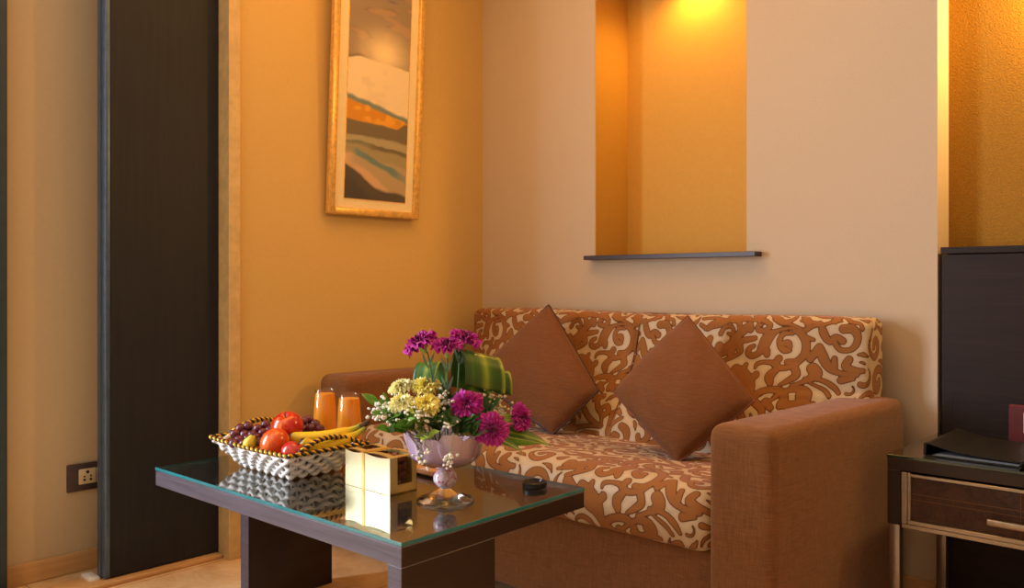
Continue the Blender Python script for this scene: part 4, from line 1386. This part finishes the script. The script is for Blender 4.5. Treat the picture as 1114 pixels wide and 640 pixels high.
# leafy sprigs around the rim
def sprig(label, base, tip, nleaf, size, mat, seed):
    rng = random.Random(seed)
    base, tip = Vector(base), Vector(tip)
    t_ = thing('leaf_sprig', label, 'leaf sprig', base, 'green leaf sprigs in the glass bowl')
    pts = smooth3([base, base.lerp(tip, 0.5) + UP * 0.008, tip])
    obj('stem', M().tube(pts, 0.0012, 6), MT['stemg'], t_)
    for k in range(nleaf):
        q = 0.35 + 0.65 * (k + 1) / nleaf
        p = pts[min(len(pts) - 1, int(q * (len(pts) - 1)))]
        d = (tip - base).normalized() * 0.6 + RT * rng.uniform(-0.9, 0.9) + UP * rng.uniform(-0.2, 0.7) + toward * rng.uniform(-0.2, 0.6)
        if k == nleaf - 1: d = (tip - base).normalized()
        d = d.normalized()
        leaf_obj('leaf', p, p + d * size * rng.uniform(0.85, 1.2), size * 0.27, UP * 0.7 + toward * 0.7 + RT * rng.uniform(-0.4, 0.4), mat, t_, bend=size * 0.1)
spr = [
 ('bright green sprig hanging out past the rim toward the juice glasses', (-0.05, -0.04), (420, 458, 1.90), 5, 0.038, 'leafg'),
 ('green sprig with one long leaf drooping beside the fruit end of the bowl', (-0.05, -0.03), (424, 470, 1.87), 3, 0.036, 'leafg'),
 ('green sprig standing among the outermost white blossoms', (-0.05, -0.02), (412, 442, 1.95), 5, 0.036, 'leafg'),
 ('yellow green sprig right under the deep yellow flower', (-0.02, -0.03), (452, 452, 1.86), 5, 0.036, 'leafy'),
 ('sprig with a pale leaf hanging over the front rim of the bowl', (-0.01, -0.04), (466, 478, 1.835), 4, 0.032, 'leafy'),
 ('dark green sprig low in the middle of the bouquet', (0.0, -0.02), (480, 462, 1.86), 6, 0.040, 'leafd'),
 ('dark green sprig below the round magenta flower', (0.02, -0.02), (505, 462, 1.87), 6, 0.040, 'leafd'),
 ('dark green sprig between the yellow and magenta flowers', (0.0, 0.0), (483, 438, 1.93), 6, 0.040, 'leafd'),
 ('dark green sprig filling the gap by the golden blossoms', (0.03, 0.02), (530, 448, 1.97), 6, 0.040, 'leafd'),
 ('green sprig on the far side under the leaf loops', (0.0, 0.04), (500, 440, 2.03), 6, 0.045, 'leafd'),
 ('green sprig under the pale yellow flowers', (-0.04, -0.01), (438, 448, 1.92), 6, 0.038, 'leafg'),
 ('dark sprig over the rim under the facing magenta flower', (0.03, -0.03), (515, 474, 1.86), 5, 0.036, 'leafd'),
 ('green sprig low at the fruit end rim of the bowl', (-0.04, -0.04), (440, 464, 1.86), 6, 0.034, 'leafg'),
]
for i, (lb, (dx, dy), tip, n, sz, mk) in enumerate(spr):
    sprig(lb, inside(dx, dy, 0.14), at(*tip), n + 1, sz * 1.18, MT[mk], 40 + i)

# baby's breath
MT['blossom'] = flat('white_blossom', c(240, 236, 222), 0.7, var=0.05)
MT['blossom_g'] = flat('golden_lit_blossom', c(236, 214, 160), 0.7, var=0.08)  # white blossom with golden light put into its colour
MT['finestem'] = flat('fine_stem', c(120, 146, 84), 0.6)
def breath(label, base, ctr, spread, n, seed, mat='blossom', size=0.0036):
    rng = random.Random(seed)
    base = Vector(base); ctr = Vector(ctr)
    t_ = thing('blossom_spray', label, 'blossom spray', base, 'sprays of tiny blossoms in the glass bowl')
    st, bl = M(), M()
    hub = base.lerp(ctr, 0.55)
    st.tube([base, hub], 0.0009, 5)
    forks = []
    for k in range(max(3, n // 5)):
        f_ = ctr + RT * rng.gauss(0, spread[0]) * 0.6 + UP * rng.gauss(0, spread[1]) * 0.6 + FW * rng.gauss(0, 0.012)
        st.tube([hub, hub.lerp(f_, 0.6) + UP * 0.003, f_], 0.0006, 4)
        forks.append(f_)
    for k in range(n):
        f_ = forks[k % len(forks)]
        p = f_ + RT * rng.gauss(0, spread[0] * 0.55) + UP * rng.gauss(0, spread[1] * 0.55) + FW * rng.gauss(0, 0.010)
        st.tube([f_, p], 0.0004, 3)
        r = size * rng.uniform(0.75, 1.2)
        bl.ball(p, r, 7, 5, sc=(1, 1, 0.85))
        for q in range(3):
            bl.ball(p + Vector((rng.uniform(-1, 1), rng.uniform(-1, 1), rng.uniform(-0.6, 1))) * r * 0.6, r * 0.62, 6, 4)
    obj('stems', st, MT['finestem'], t_)
    o = obj('blossoms', bl, MT[mat], t_, ang=80, normals=False)
    o['kind'] = 'stuff'
br_ = [
 ('white blossom spray reaching out furthest toward the juice glasses', (-0.05, -0.02), (412, 444, 1.93), (0.022, 0.020), 30, 'blossom', 0.0040),
 ('white blossom spray low at the fruit end of the bouquet', (-0.05, -0.03), (414, 456, 1.89), (0.020, 0.008), 14, 'blossom', 0.0042),
 ('dense white blossom spray under the pale yellow flowers', (-0.04, -0.02), (428, 448, 1.90), (0.020, 0.016), 32, 'blossom', 0.0035),
 ('white blossom spray just below the deep yellow flower', (-0.01, -0.03), (462, 452, 1.845), (0.030, 0.014), 30, 'blossom', 0.0034),
 ('white blossom spray between the yellow and round magenta flowers', (0.0, 0.0), (482, 432, 1.90), (0.018, 0.016), 24, 'blossom', 0.0035),
 ('white blossom spray low along the dark middle of the bouquet', (0.01, -0.03), (490, 460, 1.845), (0.036, 0.008), 18, 'blossom', 0.0032),
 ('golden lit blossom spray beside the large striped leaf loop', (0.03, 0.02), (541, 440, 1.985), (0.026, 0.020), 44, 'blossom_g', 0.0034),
 ('white blossom spray hanging before the bowl, longer one on the gift box side', (-0.01, -0.05), (459, 495, 1.805), (0.014, 0.018), 14, 'blossom', 0.0038),
 ('white blossom spray hanging down to the knob of the bowl', (0.0, -0.05), (488, 502, 1.80), (0.010, 0.016), 16, 'blossom', 0.0038),
]
for i, (lb, (dx, dy), ctr, sp_, n, mk, sz) in enumerate(br_):
    if 'hanging' in lb:
        breath(lb, at(ctr[0] + 6, 471, 1.815), at(*ctr), sp_, n, 70 + i, mk, sz)
    else:
        breath(lb, inside(dx, dy, 0.15), at(*ctr), sp_, n, 70 + i, mk, sz)

# ================================================================== HEADBOARD, NIGHTSTAND
hb = thing('headboard', 'dark wenge headboard panel against the gold wall', 'headboard', (2.9, 0.05, 0))
MT['dkx'] = wood('headboard_wenge', c(30, 20, 17), c(44, 31, 26), 'x', 0.5, 0.25)
obj('panel', M().box(1.921, 4.2, 0.0, 0.06, 0.0, 1.034, 0.0015, 1), MT['dkx'], hb, smooth=False)
obj('top_rail', M().box(1.919, 4.2, -0.004, 0.066, 1.036, 1.056, 0.0015, 1), MT['dkx'], hb, smooth=False)
obj('inset_panel', M().box(1.952, 4.0, -0.0025, 0.002, 0.10, 0.629, 0.0015, 1), MT['dkx'], hb, smooth=False)

NSX0, NSX1, NSY0, NSY1 = 1.914, 2.540, -0.434, -0.010
ns = thing('nightstand', 'dark nightstand with chrome legs and chrome framed drawer beside the sofa arm', 'nightstand', (2.22, -0.22, 0))
nb = M()
nb.box(NSX0, NSX1, NSY0, NSY1, 0.468, 0.4985, 0.0015, 1)
nb.box(NSX0, NSX0 + 0.034, NSY0, NSY1, 0.327, 0.468, 0.0015, 1)
nb.box(NSX1 - 0.034, NSX1, NSY0, NSY1, 0.327, 0.468, 0.0015, 1)
nb.box(NSX0 + 0.034, NSX1 - 0.034, NSY0 + 0.03, NSY1, 0.340, 0.352)
nb.box(NSX0 + 0.034, NSX1 - 0.034, NSY1 - 0.02, NSY1, 0.352, 0.468)
obj('carcass', nb, MT['dkwood'], ns, smooth=False)
for x in (NSX0 + 0.004, NSX1 - 0.030):
    for y in (NSY0 + 0.002, NSY1 - 0.030):
        obj('leg', M().box(x, x + 0.026, y, y + 0.026, 0, 0.327, 0.002, 2), MT['chrome'], ns)
DX0, DX1, DZ0, DZ1 = NSX0 + 0.036, NSX1 - 0.036, 0.334, 0.4655
t = NT('reptile_board')
vv = t.coords((1, 1, 1))
f = t.noise(vv, 40, 6, 0.7, 1.8)
t.bsdf(t.ramp(f, [(0.35, c(44, 26, 18)), (0.65, c(74, 46, 32))]), 0.45, 0, 0.4, bump=f, bstr=0.6, bdist=0.004)
MT['reptile'] = t.mat
dr = obj('drawer', M().box(DX0 + 0.012, DX1 - 0.012, NSY0 + 0.004, NSY0 + 0.30, DZ0 + 0.010, DZ1 - 0.008), MT['reptile'], ns, smooth=False)
df = M()
df.box(DX0, DX0 + 0.014, NSY0 - 0.004, NSY0 + 0.018, DZ0, DZ1, 0.001, 1).box(DX0 + 0.0145, DX0 + 0.022, NSY0 - 0.002, NSY0 + 0.018, DZ0, DZ1, 0.001, 1)
df.box(DX1 - 0.014, DX1, NSY0 - 0.004, NSY0 + 0.018, DZ0, DZ1, 0.001, 1)
df.box(DX0 + 0.022, DX1 - 0.014, NSY0 - 0.003, NSY0 + 0.018, DZ1 - 0.010, DZ1 - 0.002, 0.001, 1)
df.box(DX0 + 0.014, DX1 - 0.014, NSY0 - 0.003, NSY0 + 0.018, DZ0, DZ0 + 0.011, 0.001, 1)
df.box(DX0 + 0.0, DX1, NSY0 - 0.001, NSY0 + 0.05, DZ0 - 0.012, DZ0 - 0.0005, 0.001, 1)
obj('drawer_frame', df, MT['chrome'], dr)
MT['inlay'] = flat('brass_inlay', c(120, 84, 52), 0.4, 0.5)
il = M()
for z in (0.412, 0.398):
    il.box(DX0 + 0.022, DX1 - 0.014, NSY0 + 0.0032, NSY0 + 0.0046, z - 0.0006, z + 0.0006)
for x in (2.2165, 2.230):
    il.box(x - 0.0005, x + 0.0005, NSY0 + 0.0032, NSY0 + 0.0046, DZ0 + 0.011, DZ1 - 0.010)
obj('inlay', il, MT['inlay'], dr, smooth=False)
hd = M().box(2.150, 2.296, NSY0 - 0.030, NSY0 - 0.017, 0.372, 0.388, 0.004, 3)
for x in (2.172, 2.274):
    hd.box(x - 0.005, x + 0.005, NSY0 - 0.018, NSY0 + 0.004, 0.376, 0.384)
obj('handle', hd, MT['chrome'], dr)
gn = obj('glass_sheet', M().box(NSX0 - 0.001, NSX1, NSY0 - 0.002, NSY1, 0.4990, 0.5065, 0.0008, 1), [MT['glass_top'], MT['glass_edge_dark']], smooth=False)
gn.data.polygons.foreach_set('material_index', [0 if abs(p.normal.z) > 0.9 else 1 for p in gn.data.polygons])
tag(gn, 'thin glass sheet on top of the nightstand under the black folder', 'glass sheet')
NZ = 0.5068
fo = thing('folder', 'black leather ring folder lying on the nightstand', 'folder', (2.10, -0.25, NZ))
FY0, FY1 = -0.398, -0.118
cm = M()
cm.prism([(1.995, NZ + 0.0002), (2.212, NZ + 0.0002), (2.212, NZ + 0.003), (1.999, NZ + 0.003)], 'y', FY0, FY1)
cm.prism([(1.991, NZ + 0.002), (1.9965, NZ + 0.001), (1.9985, NZ + 0.031), (1.9955, NZ + 0.0345), (1.992, NZ + 0.031)], 'y', FY0, FY1)
top = [(1.9955, NZ + 0.0345), (2.004, NZ + 0.0345), (2.06, NZ + 0.022), (2.12, NZ + 0.0175), (2.212, NZ + 0.0150), (2.212, NZ + 0.0118), (2.12, NZ + 0.0143), (2.06, NZ + 0.0188), (2.004, NZ + 0.031), (1.9975, NZ + 0.031)]
cm.prism(top, 'y', FY0, FY1)
obj('cover', cm, MT['leather'], fo, smooth=False)
obj('pages', M().prism([(2.010, NZ + 0.0032), (2.205, NZ + 0.0032), (2.205, NZ + 0.0075), (2.03, NZ + 0.0085)], 'y', FY0 + 0.006, FY1 - 0.006), MT['paper'], fo, smooth=False)

rc = thing('card_holder', 'dark red card holder with white label standing behind the black folder', 'card holder', (2.18, -0.08, NZ))
obj('holder', M().box(2.116, 2.246, -0.088, -0.066, NZ + 0.0002, 0.617, 0.002), MT['redcard'], rc, smooth=False)
obj('label_card', M().box(2.152, 2.215, -0.0895, -0.088, 0.545, 0.598), MT['whitecard'], rc, smooth=False)

# ================================================================== LIGHTS
def light(name, ty, loc, power, col, size=0.1, rot=(0, 0, 0), size_y=None, spot=None, blend=0.5):
    L = bpy.data.lights.new(name, ty)
    L.energy = power; L.color = col
    if ty == 'AREA':
        L.size = size
        if size_y: L.shape = 'RECTANGLE'; L.size_y = size_y
    else:
        L.shadow_soft_size = size
    if spot: L.spot_size = R(spot); L.spot_blend = blend
    o = bpy.data.objects.new(name, L); C.objects.link(o)
    o.location = loc; o.rotation_euler = rot
    return o
DAY = (0.82, 0.89, 1.04)
WARM = (1.0, 0.43, 0.05)
light('window_daylight', 'AREA', (-0.36, -2.90, 1.28), 152, DAY, 1.55, (0, R(-90), 0), 0.94)
light('ceiling_lamp', 'AREA', (0.85, -1.05, 2.58), 15.5, WARM, 0.9, (0, 0, 0), 0.9)
light('bed_lamp', 'POINT', (2.32, 0.055, 1.82), 40, (1.0, 0.58, 0.19), 0.03)
light('niche_downlight', 'SPOT', (0.985, 0.12, 2.17), 15, (1.0, 0.50, 0.10), 0.03, (0, 0, 0), spot=150, blend=0.8)

w = bpy.data.worlds.new('world')
bpy.context.scene.world = w
w.use_nodes = True
w.node_tree.nodes['Background'].inputs[0].default_value = (0.8, 0.9, 1, 1)
w.node_tree.nodes['Background'].inputs[1].default_value = 0.5

# ================================================================== CAMERA
cd = bpy.data.cameras.new('camera')
cd.sensor_width = 36.0
cd.lens = FPX / 1114 * 36.0
cd.shift_y = (HY - 320.0) / 1114.0
cd.clip_start = 0.02
co = bpy.data.objects.new('camera', cd)
C.objects.link(co)
co.location = CAMP
co.rotation_euler = (R(90), 0, YAW)
sc = bpy.context.scene
sc.camera = co
sc.view_settings.view_transform = 'Standard'
sc.view_settings.look = 'None'
sc.view_settings.gamma = 1.0
sc.view_settings.use_curve_mapping = False
sc.view_settings.exposure = -0.18
sc.cycles.max_bounces = 10
sc.cycles.transparent_max_bounces = 24
sc.cycles.sample_clamp_indirect = 6.0
